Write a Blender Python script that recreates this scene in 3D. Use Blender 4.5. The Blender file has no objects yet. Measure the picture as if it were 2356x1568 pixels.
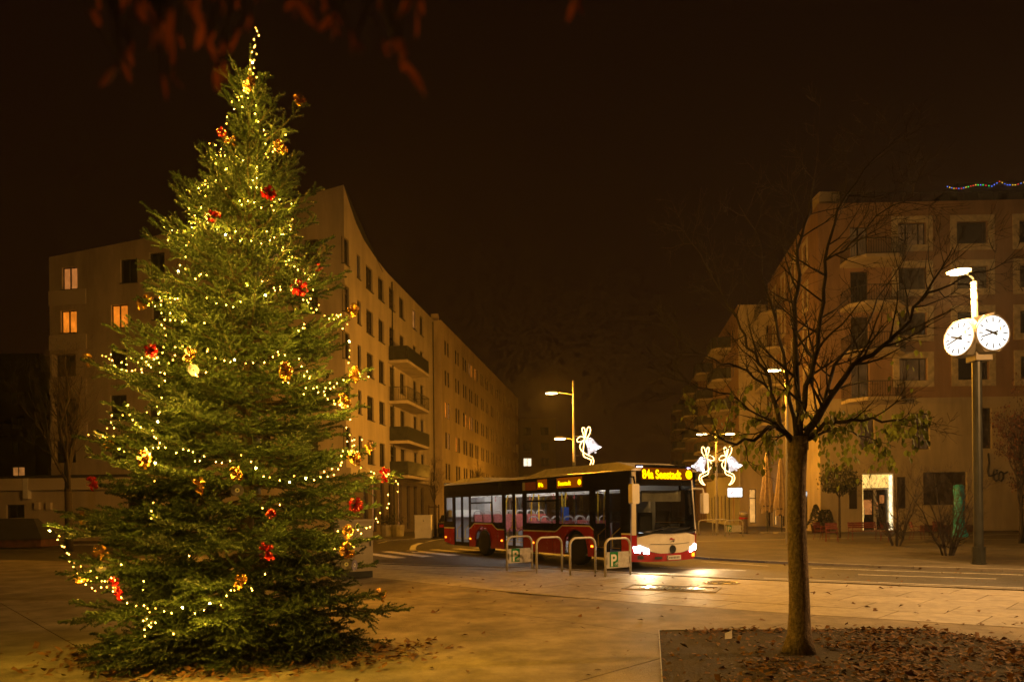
import bpy, bmesh, math, random
import numpy as np
from mathutils import Vector, Matrix

random.seed(7)
rng = np.random.default_rng(11)
SC = bpy.context.scene
COL = SC.collection
PI = math.pi
R = math.radians

# ------------------------------------------------------------------ camera
EYE, FPX, CX, HV, ROLL = 1.65, 1571.0, 1178.0, 1174.0, 0.010
cam = bpy.data.cameras.new('camera')
cam.lens, cam.sensor_width = 24.0, 36.0
cam.shift_y = (1174 - 784) / 2356
cam.clip_start, cam.clip_end = 0.05, 2000
cam.dof.use_dof = True
cam.dof.focus_distance = 10.5
cam.dof.aperture_fstop = 1.7
camo = bpy.data.objects.new('camera', cam)
camo.matrix_world = Matrix.Translation((0, 0, EYE)) @ Matrix.Rotation(R(90), 4, 'X') @ Matrix.Rotation(-ROLL, 4, 'Z')
COL.objects.link(camo)
SC.camera = camo

# ------------------------------------------------------------------ night sky lit by the town
W = bpy.data.worlds.new('World'); SC.world = W; W.use_nodes = True
wn = W.node_tree; wn.nodes.clear()
wo = wn.nodes.new('ShaderNodeOutputWorld'); wb = wn.nodes.new('ShaderNodeBackground')
wt = wn.nodes.new('ShaderNodeTexCoord'); ws = wn.nodes.new('ShaderNodeSeparateXYZ'); wr = wn.nodes.new('ShaderNodeValToRGB')
wn.links.new(wt.outputs['Generated'], ws.inputs[0]); wn.links.new(ws.outputs['Z'], wr.inputs[0])
wn.links.new(wr.outputs[0], wb.inputs[0]); wn.links.new(wb.outputs[0], wo.inputs[0])
cr = wr.color_ramp
cr.elements[0].position = 0.0; cr.elements[0].color = (0.0125, 0.0036, 0.0008, 1)
cr.elements[1].position = 0.62; cr.elements[1].color = (0.0046, 0.0012, 0.0006, 1)
e = cr.elements.new(0.22); e.color = (0.0072, 0.0019, 0.0006, 1)
wb.inputs[1].default_value = 1.0

SC.view_settings.view_transform = 'Standard'
SC.view_settings.look = 'None'
SC.view_settings.exposure = 0.0
SC.view_settings.gamma = 1.0
cy = SC.cycles
cy.use_denoising = True
cy.max_bounces = 6; cy.diffuse_bounces = 2; cy.glossy_bounces = 3; cy.transmission_bounces = 4; cy.transparent_max_bounces = 12
cy.volume_bounces = 0
cy.use_adaptive_sampling = True; cy.adaptive_threshold = 0.03; cy.adaptive_min_samples = 12
cy.sample_clamp_indirect = 3.0
cy.use_light_tree = True
cy.caustics_reflective = False; cy.caustics_refractive = False

# ------------------------------------------------------------------ survey: picture point -> place in the world (metres)
def ray(u, v):
    du, y = u - CX, HV - v
    return (du + y * ROLL) / FPX, (y - du * ROLL) / FPX
def at(u, v, Y):
    a, b = ray(u, v)
    return Vector((a * Y, Y, EYE + b * Y))
def gp(u, v, z=0.0):
    a, b = ray(u, v)
    Y = (z - EYE) / b
    return Vector((a * Y, Y, z))

# ------------------------------------------------------------------ materials
MATS = {}
def mat(name, col, rough=0.75, metal=0.0, var=0.18, scale=3.0, bump=0.0, bscale=40.0, emit=0.0, ecol=None, spec=0.4, rnd=0.0, col2=None, detail=6.0, clear=0.0, wear=0.0, wmap=(1, 1, 1), wscale=6.0, trans=0.0):
    m = bpy.data.materials.new(name); m.use_nodes = True
    n, l = m.node_tree.nodes, m.node_tree.links
    b = n['Principled BSDF']
    tc = n.new('ShaderNodeTexCoord')
    nz = n.new('ShaderNodeTexNoise'); nz.inputs['Scale'].default_value = scale; nz.inputs['Detail'].default_value = detail
    l.new(tc.outputs['Object'], nz.inputs['Vector'])
    mx = n.new('ShaderNodeMix'); mx.data_type = 'RGBA'
    c2 = col2 if col2 else tuple(max(0, c * (1 - 2 * var)) for c in col)
    c1 = col if col2 else tuple(min(1, c * (1 + var)) for c in col)
    mr = n.new('ShaderNodeMapRange'); mr.inputs['From Min'].default_value = 0.3; mr.inputs['From Max'].default_value = 0.7
    l.new(nz.outputs['Fac'], mr.inputs['Value']); l.new(mr.outputs[0], mx.inputs['Factor'])
    mx.inputs['A'].default_value = (*c2, 1); mx.inputs['B'].default_value = (*c1, 1)
    out = mx.outputs['Result']
    if rnd:
        oi = n.new('ShaderNodeObjectInfo'); m2 = n.new('ShaderNodeMapRange')
        m2.inputs['To Min'].default_value = 1 - rnd; m2.inputs['To Max'].default_value = 1 + rnd
        l.new(oi.outputs['Random'], m2.inputs['Value'])
        hs = n.new('ShaderNodeHueSaturation'); l.new(out, hs.inputs['Color']); l.new(m2.outputs[0], hs.inputs['Value']); out = hs.outputs[0]
    if wear:          # stains, speckle and run-off marks
        mp = n.new('ShaderNodeMapping'); mp.inputs['Scale'].default_value = wmap; l.new(tc.outputs['Object'], mp.inputs[0])
        wz = n.new('ShaderNodeTexNoise'); wz.inputs['Scale'].default_value = wscale; wz.inputs['Detail'].default_value = 9; wz.inputs['Roughness'].default_value = .68; l.new(mp.outputs[0], wz.inputs['Vector'])
        wm_ = n.new('ShaderNodeMapRange'); wm_.inputs['From Min'].default_value = .36; wm_.inputs['From Max'].default_value = .62; wm_.inputs['To Min'].default_value = 1 - wear; wm_.inputs['To Max'].default_value = 1 + wear * .3
        l.new(wz.outputs['Fac'], wm_.inputs['Value'])
        h2 = n.new('ShaderNodeHueSaturation'); l.new(out, h2.inputs['Color']); l.new(wm_.outputs[0], h2.inputs['Value']); out = h2.outputs[0]
    l.new(out, b.inputs['Base Color'])
    if trans:
        tl = n.new('ShaderNodeBsdfTranslucent'); l.new(out, tl.inputs[0]); mxs = n.new('ShaderNodeMixShader'); mxs.inputs[0].default_value = trans
        l.new(b.outputs[0], mxs.inputs[1]); l.new(tl.outputs[0], mxs.inputs[2]); l.new(mxs.outputs[0], n['Material Output'].inputs['Surface'])
    rr = n.new('ShaderNodeMapRange'); rr.inputs['To Min'].default_value = max(0.02, rough - 0.1); rr.inputs['To Max'].default_value = min(1, rough + 0.1)
    l.new(nz.outputs['Fac'], rr.inputs['Value']); l.new(rr.outputs[0], b.inputs['Roughness'])
    b.inputs['Metallic'].default_value = metal
    b.inputs['Specular IOR Level'].default_value = spec
    b.inputs['Coat Weight'].default_value = clear
    if bump:
        bz = n.new('ShaderNodeTexNoise'); bz.inputs['Scale'].default_value = bscale; bz.inputs['Detail'].default_value = 8
        l.new(tc.outputs['Object'], bz.inputs['Vector'])
        bp = n.new('ShaderNodeBump'); bp.inputs['Strength'].default_value = bump; bp.inputs['Distance'].default_value = 0.02
        l.new(bz.outputs['Fac'], bp.inputs['Height']); l.new(bp.outputs[0], b.inputs['Normal'])
    if emit:
        b.inputs['Emission Color'].default_value = (*(ecol or col), 1); b.inputs['Emission Strength'].default_value = emit
    MATS[name] = m
    return m
def lightmat(name, col, strength, var=0.0, scale=1.5):
    m = bpy.data.materials.new(name); m.use_nodes = True
    n, l = m.node_tree.nodes, m.node_tree.links; n.clear()
    o = n.new('ShaderNodeOutputMaterial'); e = n.new('ShaderNodeEmission')
    e.inputs[0].default_value = (*col, 1); e.inputs[1].default_value = strength
    if var:
        tc = n.new('ShaderNodeTexCoord'); nz = n.new('ShaderNodeTexNoise'); nz.inputs['Scale'].default_value = scale
        mr = n.new('ShaderNodeMapRange'); mr.inputs['From Min'].default_value = .3; mr.inputs['From Max'].default_value = .7
        mr.inputs['To Min'].default_value = strength * (1 - var); mr.inputs['To Max'].default_value = strength * (1 + var)
        l.new(tc.outputs['Object'], nz.inputs[0]); l.new(nz.outputs[0], mr.inputs[0]); l.new(mr.outputs[0], e.inputs[1])
    l.new(e.outputs[0], o.inputs[0]); MATS[name] = m
    return m
def glassmat(name, tint, gloss=0.10, rough=0.02):
    m = bpy.data.materials.new(name); m.use_nodes = True
    n, l = m.node_tree.nodes, m.node_tree.links; n.clear()
    o = n.new('ShaderNodeOutputMaterial'); t = n.new('ShaderNodeBsdfTransparent'); g = n.new('ShaderNodeBsdfGlossy'); mx = n.new('ShaderNodeMixShader')
    lw = n.new('ShaderNodeLayerWeight'); fr = n.new('ShaderNodeMath'); fr.operation = 'POWER'; fr.inputs[1].default_value = 5.0
    l.new(lw.outputs['Facing'], fr.inputs[0])
    ad = n.new('ShaderNodeMath'); ad.operation = 'ADD'; ad.inputs[1].default_value = gloss; ad.use_clamp = True
    t.inputs[0].default_value = (*tint, 1); g.inputs['Roughness'].default_value = rough
    l.new(fr.outputs[0], ad.inputs[0]); l.new(ad.outputs[0], mx.inputs[0]); l.new(t.outputs[0], mx.inputs[1]); l.new(g.outputs[0], mx.inputs[2]); l.new(mx.outputs[0], o.inputs[0])
    MATS[name] = m
    return m

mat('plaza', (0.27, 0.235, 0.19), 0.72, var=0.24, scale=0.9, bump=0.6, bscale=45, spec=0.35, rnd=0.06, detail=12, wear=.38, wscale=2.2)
mat('joint', (0.05, 0.045, 0.04), 0.95)
mat('asphalt', (0.075, 0.07, 0.066), 0.62, var=0.22, scale=0.9, bump=0.5, bscale=90, spec=0.4, wear=.4, wscale=3)
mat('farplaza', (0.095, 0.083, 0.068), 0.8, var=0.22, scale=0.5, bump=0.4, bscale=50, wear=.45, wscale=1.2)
mat('slab', (0.36, 0.33, 0.285), 0.6, var=0.12, scale=1.6, bump=0.25, bscale=70, rnd=0.13, spec=0.4, wear=.28, wscale=5)
mat('kerb', (0.30, 0.28, 0.25), 0.75, var=0.15, scale=3, bump=0.2, rnd=0.08)
mat('paint', (0.62, 0.60, 0.55), 0.7, var=0.16, scale=4)
mat('soil', (0.035, 0.026, 0.018), 0.95, var=0.3, scale=5, bump=0.8, bscale=30)
mat('wall_cream', (0.50, 0.43, 0.33), 0.9, var=0.07, scale=0.35, bump=0.25, bscale=25, wear=.22, wmap=(1, 1, .16), wscale=1.1)
mat('wall_band', (0.56, 0.49, 0.39), 0.9, var=0.06, scale=0.5, bump=0.25, bscale=25)
mat('wall_row', (0.50, 0.40, 0.27), 0.9, var=0.07, scale=0.3, bump=0.2, bscale=20, wear=.22, wmap=(1, 1, .16), wscale=1.1)
mat('wall_terra', (0.37, 0.24, 0.165), 0.9, var=0.10, scale=0.4, bump=0.25, bscale=25, wear=.22, wmap=(1, 1, .16), wscale=1.1)
mat('wall_pale', (0.52, 0.45, 0.36), 0.9, var=0.08, scale=0.5, bump=0.2, bscale=25, wear=.22, wmap=(1, 1, .16), wscale=1.1)
mat('wall_white', (0.68, 0.66, 0.62), 0.85, var=0.05, scale=0.5)
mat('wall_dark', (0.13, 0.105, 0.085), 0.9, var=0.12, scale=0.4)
mat('roof_dark', (0.035, 0.035, 0.04), 0.8, var=0.1)
mat('frame_dark', (0.025, 0.022, 0.02), 0.5)
mat('frame_pale', (0.64, 0.57, 0.47), 0.8)
mat('glass_curtain', (0.055, 0.045, 0.035), 0.25, var=0.4, scale=2.5)
mat('glass_dark', (0.010, 0.009, 0.008), 0.08, var=0.1, spec=0.5)
mat('metal_dark', (0.045, 0.05, 0.045), 0.45, metal=0.3)
mat('metal_post', (0.33, 0.31, 0.27), 0.5, metal=0.2, var=0.08)
mat('galvanised', (0.62, 0.61, 0.58), 0.42, metal=0.35, var=0.10, scale=12)
mat('steel', (0.55, 0.54, 0.52), 0.28, metal=0.95, var=0.08)
mat('bark', (0.24, 0.185, 0.13), 0.9, var=0.22, scale=30, bump=1.0, bscale=55, wear=.45, wmap=(1, 1, .25), wscale=30)
mat('bark_dark', (0.040, 0.030, 0.022), 0.9, var=0.25, scale=9, bump=0.6)
mat('twig_wood', (0.07, 0.045, 0.026), 0.85, var=0.25, scale=20)
mat('leaf_green', (0.19, 0.22, 0.035), 0.6, var=0.4, scale=2.5, trans=.5)
mat('leaf_dark', (0.05, 0.055, 0.018), 0.6, var=0.4, scale=3)
mat('leaf_red', (0.11, 0.035, 0.018), 0.7, var=0.4, scale=3)
mat('leaf_fall', (0.26, 0.125, 0.04), 0.75, var=0.5, scale=11, col2=(0.035, 0.018, 0.008))
mat('leaf_hang', (0.24, 0.062, 0.02), 0.75, var=0.4, scale=6, trans=.4)
mat('plastic_white', (0.72, 0.70, 0.66), 0.45, var=0.05)
mat('rubber', (0.012, 0.012, 0.012), 0.8)
mat('red_paint', (0.42, 0.016, 0.020), 0.25, var=0.06, clear=0.6)
mat('cream_paint', (0.84, 0.80, 0.70), 0.28, var=0.05, clear=0.5)
mat('black_paint', (0.008, 0.008, 0.009), 0.12, var=0.1, clear=0.5)
mat('chair_red', (0.14, 0.024, 0.018), 0.5)
mat('sign_green', (0.0, 0.20, 0.055), 0.4, var=0.03)
mat('sign_white', (0.8, 0.8, 0.78), 0.45, var=0.03)
mat('ink', (0.012, 0.011, 0.010), 0.6)
mat('gold_foil', (0.60, 0.31, 0.075), 0.24, metal=0.85, var=0.15, scale=18, bump=0.7, bscale=30)
mat('red_foil', (0.42, 0.006, 0.010), 0.22, metal=0.55, var=0.2, scale=18, bump=0.7, bscale=30)
mat('wire_green', (0.003, 0.005, 0.003), 0.8, spec=0.1)
mat('chalk_red', (0.24, 0.08, 0.055), 0.95, var=0.3, scale=14)
mat('chalk_white', (0.42, 0.40, 0.34), 0.95, var=0.3, scale=14)
mat('brick_red', (0.10, 0.045, 0.032), 0.9, var=0.25)
mat('turquoise', (0.03, 0.46, 0.95), 0.35, var=0.30, scale=5, bump=0.6, bscale=9)
mat('canvas', (0.36, 0.28, 0.20), 0.9, var=0.15, scale=5)
mat('bin_brown', (0.26, 0.20, 0.13), 0.4, metal=0.4)
mat('needle', (0.040, 0.068, 0.019), 0.55, var=0.35, scale=1.6, spec=0.4)
glassmat('pane_clear', (0.80, 0.82, 0.80), 0.09)
glassmat('pane_tint', (0.45, 0.46, 0.44), 0.07)
glassmat('pane_screen', (0.66, 0.68, 0.62), 0.05)
lightmat('lit_orange', (1.0, 0.25, 0.015), 0.85, 0.35, 1.3)
lightmat('lit_amber', (1.0, 0.46, 0.10), 0.85, 0.3, 1.5)
lightmat('lit_dim', (1.0, 0.38, 0.08), 0.30, 0.4, 1.5)
lightmat('lit_faint', (1.0, 0.42, 0.10), 0.05, 0.5, 1.2)
lightmat('lit_peach', (1.0, 0.33, 0.07), 0.42, 0.2, 2)
lightmat('lit_white', (1.0, 0.80, 0.55), 1.6, 0.1, 2)
lightmat('bulb', (1.0, 0.44, 0.06), 48.0)
lightmat('bulb_dim', (1.0, 0.40, 0.04), 22.0)
lightmat('bulb_bright', (1.0, 0.68, 0.20), 150.0)
lightmat('lamp_glow', (1.0, 0.72, 0.34), 25.0)
lightmat('clock_glow', (1.0, 0.95, 0.86), 1.7)
lightmat('sign_glow', (0.95, 1.0, 1.0), 3.0)
lightmat('led_amber', (1.0, 0.56, 0.0), 2.6)
lightmat('led_halo', (0.9, 0.17, 0.0), 0.22)
lightmat('head_glow', (0.90, 0.95, 1.0), 26.0)
lightmat('marker_violet', (0.62, 0.55, 1.0), 7.0)
lightmat('marker_orange', (1.0, 0.22, 0.01), 4.5)
lightmat('marker_red', (1.0, 0.03, 0.01), 1.5)
lightmat('strip_white', (1.0, 0.88, 0.78), 26.0)
lightmat('rope_gold', (1.0, 0.62, 0.20), 8.0)
lightmat('bell_white', (1.0, 0.90, 0.84), 4.0)
lightmat('entrance_glow', (1.0, 0.58, 0.14), 1.5, 0.25, 2.0)
lightmat('entrance_edge', (1.0, 0.80, 0.42), 2.4)
lightmat('green_glow', (0.0, 0.8, 0.12), 1.2)
lightmat('blue_screen', (0.10, 0.22, 0.9), 0.30)
for i, c in enumerate([(1, .05, .03), (.05, 1, .12), (.1, .2, 1), (1, .6, .05)]):
    lightmat('tiny%d' % i, c, 2.2)

# ------------------------------------------------------------------ mesh builder
class MB:
    def __init__(s):
        s.v, s.f, s.m, s.mats, s.smooth = [], [], [], [], False
    def mi(s, m):
        if m not in s.mats: s.mats.append(m)
        return s.mats.index(m)
    def face(s, pts, m):
        k = len(s.v); s.v += [tuple(p) for p in pts]; s.f.append(tuple(range(k, k + len(pts)))); s.m.append(s.mi(m)); return s
    def raw(s, v, f, m):
        k = len(s.v); s.v += [tuple(p) for p in v]; i = s.mi(m)
        for q in f: s.f.append(tuple(a + k for a in q)); s.m.append(i)
        return s
    def box(s, a, b, m, X=None):
        x0, y0, z0 = a; x1, y1, z1 = b
        v = [(x0, y0, z0), (x1, y0, z0), (x1, y1, z0), (x0, y1, z0), (x0, y0, z1), (x1, y0, z1), (x1, y1, z1), (x0, y1, z1)]
        if X is not None: v = [X @ Vector(p) for p in v]
        return s.raw(v, [(0, 3, 2, 1), (4, 5, 6, 7), (0, 1, 5, 4), (1, 2, 6, 5), (2, 3, 7, 6), (3, 0, 4, 7)], m)
    def prism(s, poly, d, m, X):
        """poly in local xy, extruded from z=0 to z=d, placed by matrix X"""
        n = len(poly)
        v = [X @ Vector((p[0], p[1], 0)) for p in poly] + [X @ Vector((p[0], p[1], d)) for p in poly]
        f = [tuple(reversed(range(n))), tuple(range(n, 2 * n))] + [(i, (i + 1) % n, n + (i + 1) % n, n + i) for i in range(n)]
        return s.raw(v, f, m)
    def tube(s, pts, r, m, seg=8, caps=True, closed=False):
        pts = [Vector(p) for p in pts]; n = len(pts)
        if not hasattr(r, '__len__'): r = [r] * n
        v = []; up = None
        for i, p in enumerate(pts):
            if closed: t = pts[(i + 1) % n] - pts[i - 1]
            else: t = pts[min(i + 1, n - 1)] - pts[max(i - 1, 0)]
            if t.length < 1e-9: t = Vector((0, 0, 1))
            t.normalize()
            if up is None: up = t.orthogonal().normalized()
            up = (up - t * up.dot(t))
            if up.length < 1e-6: up = t.orthogonal()
            up.normalize(); w = t.cross(up)
            for k in range(seg):
                a = 2 * PI * k / seg
                v.append(p + (up * math.cos(a) + w * math.sin(a)) * r[i])
        f = []
        for i in range(n if closed else n - 1):
            j = (i + 1) % n
            for k in range(seg):
                f.append((i * seg + k, i * seg + (k + 1) % seg, j * seg + (k + 1) % seg, j * seg + k))
        if caps and not closed:
            f.append(tuple(reversed(range(seg)))); f.append(tuple(range((n - 1) * seg, n * seg)))
        return s.raw(v, f, m)
    def lathe(s, prof, m, seg=16, X=None):
        v = []; n = len(prof)
        for r, z in prof:
            for k in range(seg):
                a = 2 * PI * k / seg; p = Vector((r * math.cos(a), r * math.sin(a), z)); v.append(X @ p if X is not None else p)
        f = []
        for i in range(n - 1):
            for k in range(seg): f.append((i * seg + k, i * seg + (k + 1) % seg, (i + 1) * seg + (k + 1) % seg, (i + 1) * seg + k))
        f.append(tuple(reversed(range(seg)))); f.append(tuple(range((n - 1) * seg, n * seg)))
        return s.raw(v, f, m)
    def mesh(s, name, smooth=False):
        me = bpy.data.meshes.new(name); me.from_pydata(s.v, [], s.f)
        for m in s.mats: me.materials.append(MATS[m])
        me.polygons.foreach_set('material_index', s.m)
        if smooth: me.polygons.foreach_set('use_smooth', [True] * len(s.f))
        me.update(); return me
    def build(s, name, parent=None, smooth=False, loc=None, **tags):
        o = bpy.data.objects.new(name, s.mesh(name, smooth)); COL.objects.link(o)
        if parent is not None: o.parent = parent
        if loc is not None: o.location = loc
        tag(o, **tags); return o
def tag(o, label=None, cat=None, group=None, kind=None):
    if label: o['label'] = label
    if cat: o['category'] = cat
    if group: o['group'] = group
    if kind: o['kind'] = kind
    return o
def empty(name, loc=(0, 0, 0), rz=0.0, **tags):
    o = bpy.data.objects.new(name, None); COL.objects.link(o); o.location = loc; o.rotation_euler = (0, 0, rz); o.empty_display_size = .2
    return tag(o, **tags)
def obj(name, me, parent=None, loc=None, rz=0.0, M=None, **tags):
    o = bpy.data.objects.new(name, me); COL.objects.link(o)
    if parent is not None: o.parent = parent
    if M is not None: o.matrix_local = M
    else:
        if loc is not None: o.location = loc
        o.rotation_euler = (0, 0, rz)
    return tag(o, **tags)
def copy_tree(o, parent=None):
    c = o.copy(); COL.objects.link(c); c.parent = parent
    for ch in list(o.children): copy_tree(ch, c)
    return c
def npmesh(name, V, T, mats, smooth=False, mi=None):
    me = bpy.data.meshes.new(name)
    V = np.asarray(V, dtype=np.float32); T = np.asarray(T, dtype=np.int32); k = T.shape[1]
    me.vertices.add(len(V)); me.vertices.foreach_set('co', V.ravel())
    me.loops.add(T.size); me.loops.foreach_set('vertex_index', T.ravel())
    me.polygons.add(len(T)); me.polygons.foreach_set('loop_start', np.arange(0, T.size, k, dtype=np.int32)); me.polygons.foreach_set('loop_total', np.full(len(T), k, dtype=np.int32))
    for m in mats: me.materials.append(MATS[m])
    if mi is not None: me.polygons.foreach_set('material_index', np.asarray(mi, dtype=np.int32))
    if smooth: me.polygons.foreach_set('use_smooth', np.ones(len(T), dtype=bool))
    me.update(); me.validate(); return me
def text_mesh(txt, size, m, depth=0.004, align='CENTER', shear=0.0, bold=0.0):
    cu = bpy.data.curves.new('lettering', 'FONT'); cu.body = txt; cu.size = size; cu.extrude = depth; cu.align_x = align; cu.shear = shear; cu.offset = bold
    t = bpy.data.objects.new('lettering', cu); COL.objects.link(t)
    dg = bpy.context.evaluated_depsgraph_get()
    me = bpy.data.meshes.new_from_object(t.evaluated_get(dg)); me.materials.clear(); me.materials.append(MATS[m])
    bpy.data.objects.remove(t); return me
def frame(o, x, y, z):
    """matrix with the given axes and origin"""
    return Matrix(((x[0], y[0], z[0], o[0]), (x[1], y[1], z[1], o[1]), (x[2], y[2], z[2], o[2]), (0, 0, 0, 1)))
def arc(cx, cy, r, a0, a1, n):
    return [(cx + r * math.cos(a0 + (a1 - a0) * i / n), cy + r * math.sin(a0 + (a1 - a0) * i / n)) for i in range(n + 1)]
# ================================================================== ground, road, pavements
ZR = -0.06
g = MB(); g.face([(-400, -60, ZR), (400, -60, ZR), (400, 900, ZR), (-400, 900, ZR)], 'asphalt')
g.build('road', kind='structure')

def P2(*a): return [Vector((x, y)) for x, y in a]
KERB = P2((-30, 36), (-16, 28.5), (-4.5, 22), (-2.25, 20.6), (0.5, 19.75), (3.05, 17.7), (4.05, 16.8), (6.25, 15.4), (9.95, 13.3), (14, 11), (24, 5.3), (40, -4))
BND = P2((-30, 30), (-14, 23.6), (-3.44, 17.2), (-1.39, 15.07), (2.0, 12.2), (4.3, 10.7), (6.9, 9.2), (12, 6.3), (20, 1.7), (34, -6))
def resample(pl, step):
    out = [pl[0].copy()]; acc = 0
    for a, b in zip(pl, pl[1:]):
        d = (b - a).length; t = step - acc
        while t <= d:
            out.append(a + (b - a) * (t / d)); t += step
        acc = (acc + d) % step
    return out
def cross_poly(pl, p, d):
    """where the line p + t d meets polyline pl"""
    for a, b in zip(pl, pl[1:]):
        e = b - a; den = d.x * e.y - d.y * e.x
        if abs(den) < 1e-9: continue
        w = a - p; t = (w.x * e.y - w.y * e.x) / den; s = (w.x * d.y - w.y * d.x) / den
        if -1e-6 <= s <= 1 + 1e-6 and t > 0: return p + d * t
    return None
def raised(name, pts, m, z1=0.0, **tags):
    b = MB(); n = len(pts)
    b.face([(p[0], p[1], z1) for p in pts], m)
    for i in range(n):
        p, q = pts[i], pts[(i + 1) % n]
        b.face([(p[0], p[1], ZR - .1), (q[0], q[1], ZR - .1), (q[0], q[1], z1), (p[0], p[1], z1)], m)
    return b.build(name, **tags)

# plaza on the near side: bed sheet and large concrete panels with open joints
bed = [(p.x, p.y) for p in BND] + [(34, -40), (-60, -40), (-60, 30)]
plaza = raised('plaza', bed, 'joint', -0.014, kind='structure')
def clip(poly, a, n):
    out = []
    for i in range(len(poly)):
        p, q = poly[i], poly[(i + 1) % len(poly)]
        dp, dq = (p - a).dot(n), (q - a).dot(n)
        if dp <= 0: out.append(p)
        if dp * dq < 0: out.append(p + (q - p) * (dp / (dp - dq)))
    return out
gx = Vector((0.696, -0.718)); gy = Vector((0.718, 0.696)); org = Vector((-5.12, 8.2)); PS = 5.6
for i in range(-7, 8):
    for j in range(-8, 7):
        c = org + gx * (PS * (i + .42)) + gy * (PS * (j + .5))
        if c.length > 32 or c.y < -9: continue
        h = PS / 2 - .007
        q = [c - gx * h - gy * h, c + gx * h - gy * h, c + gx * h + gy * h, c - gx * h + gy * h]
        best = min(range(len(BND) - 1), key=lambda k: ((BND[k] + BND[k + 1]) / 2 - c).length if (BND[k + 1] - BND[k]).length < 9 else (c - (BND[k] + (BND[k + 1] - BND[k]) * max(0, min(1, (c - BND[k]).dot(BND[k + 1] - BND[k]) / (BND[k + 1] - BND[k]).length_squared)))).length)
        a, bb = BND[best], BND[best + 1]; dd = (bb - a).normalized(); nn = Vector((-dd.y, dd.x))
        q = clip(q, a + nn * .05, nn)
        if len(q) < 3: continue
        b = MB(); b.face([(p.x, p.y, 0) for p in q], 'plaza')
        for k in range(len(q)):
            p, r_ = q[k], q[(k + 1) % len(q)]
            b.face([(p.x, p.y, -.02), (r_.x, r_.y, -.02), (r_.x, r_.y, 0), (p.x, p.y, 0)], 'plaza')
        b.build('concrete_panel', plaza)

# pale slab pavement between plaza and kerb
band = [(p.x, p.y) for p in KERB] + [(p.x, p.y) for p in reversed(BND)]
pav = raised('pavement', band, 'joint', -0.010, kind='structure')
st = [p for p in resample(KERB, 1.22)]
sk = Vector((-0.71, -0.70))
rows = 5
pairs = []
for p in st:
    p0 = p + sk * .15
    q = cross_poly(BND, p0, sk)
    if q is not None and -13 < p.x < 21: pairs.append((p0, q))
for k in range(len(pairs) - 1):
    (a0, b0), (a1, b1) = pairs[k], pairs[k + 1]
    for r_ in range(rows):
        t0, t1 = r_ / rows, (r_ + 1) / rows
        off = 0.5 if r_ % 2 else 0.0
        if k + 1 >= len(pairs) - 1: off = 0
        if off:
            a2, b2 = pairs[k + 2]
            A0, A1, B0, B1 = a0.lerp(a1, .5), a1.lerp(a2, .5), b0.lerp(b1, .5), b1.lerp(b2, .5)
        else: A0, A1, B0, B1 = a0, a1, b0, b1
        q = [A0.lerp(B0, t0), A1.lerp(B1, t0), A1.lerp(B1, t1), A0.lerp(B0, t1)]
        c = sum(q, Vector((0, 0))) / 4
        q = [p + (c - p).normalized() * .009 for p in q]
        z = 0.004 + random.uniform(-.002, .002)
        b = MB(); b.face([(p.x, p.y, z) for p in reversed(q)], 'slab')
        for i in range(4):
            p, s = q[i], q[(i + 1) % 4]
            b.face([(p.x, p.y, -.03), (s.x, s.y, -.03), (s.x, s.y, z), (p.x, p.y, z)], 'slab')
        b.build('slab', pav)
def kerbline(name, pl, lo, hi, side):
    root = empty(name, kind='structure')
    st = resample(pl, 1.0); k = 0
    for a, b_ in zip(st, st[1:]):
        if not (lo < a.x < hi): continue
        d = b_ - a; L = d.length - .012
        b = MB(); b.box((0, 0, -.16), (L, .15, random.uniform(.010, .016)), 'kerb')
        b.build('kerb_stone', root, loc=(a.x, a.y, 0)).rotation_euler = (0, 0, math.atan2(d.y, d.x)); k += 1
    return root
kerbline('near_kerb', KERB, -14, 22, 1)

FARK = P2((40, 1.0), (24, 10.8), (13.2, 17.6), (10.6, 19.2), (8.4, 20.9), (6.4, 23.3), (6.2, 26), (7.0, 32), (9.5, 44), (13, 64), (22, 118))
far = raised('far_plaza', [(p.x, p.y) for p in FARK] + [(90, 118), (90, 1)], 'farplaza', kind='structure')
kerbline('far_kerb', FARK, 5, 24, 1)
LPV = P2((-70, 38), (-16, 38.5), (-9, 39.2), (-6.3, 41), (-5.0, 45), (-2.2, 62), (5.6, 110))
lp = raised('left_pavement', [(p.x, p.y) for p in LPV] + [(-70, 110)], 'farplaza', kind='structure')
kerbline('corner_kerb', P2((-34, 38.2), (-16, 38.5), (-9, 39.2), (-6.3, 41), (-5.0, 45), (-4.1, 50)), -34, 0, 1)
# flush paving strips crossing the far plaza
b = MB()
for u0, v0, u1, v1, w in ((1560, 1246, 2360, 1228, .35), (2020, 1236, 2356, 1241, .3)):
    p, q = gp(u0, v0), gp(u1, v1); d = Vector((q.x - p.x, q.y - p.y)).normalized(); n = Vector((-d.y, d.x)) * w
    b.face([(p.x, p.y, .004), (q.x, q.y, .004), (q.x + n.x, q.y + n.y, .004), (p.x + n.x, p.y + n.y, .004)], 'kerb')
b.build('paving_strip', far)

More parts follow.
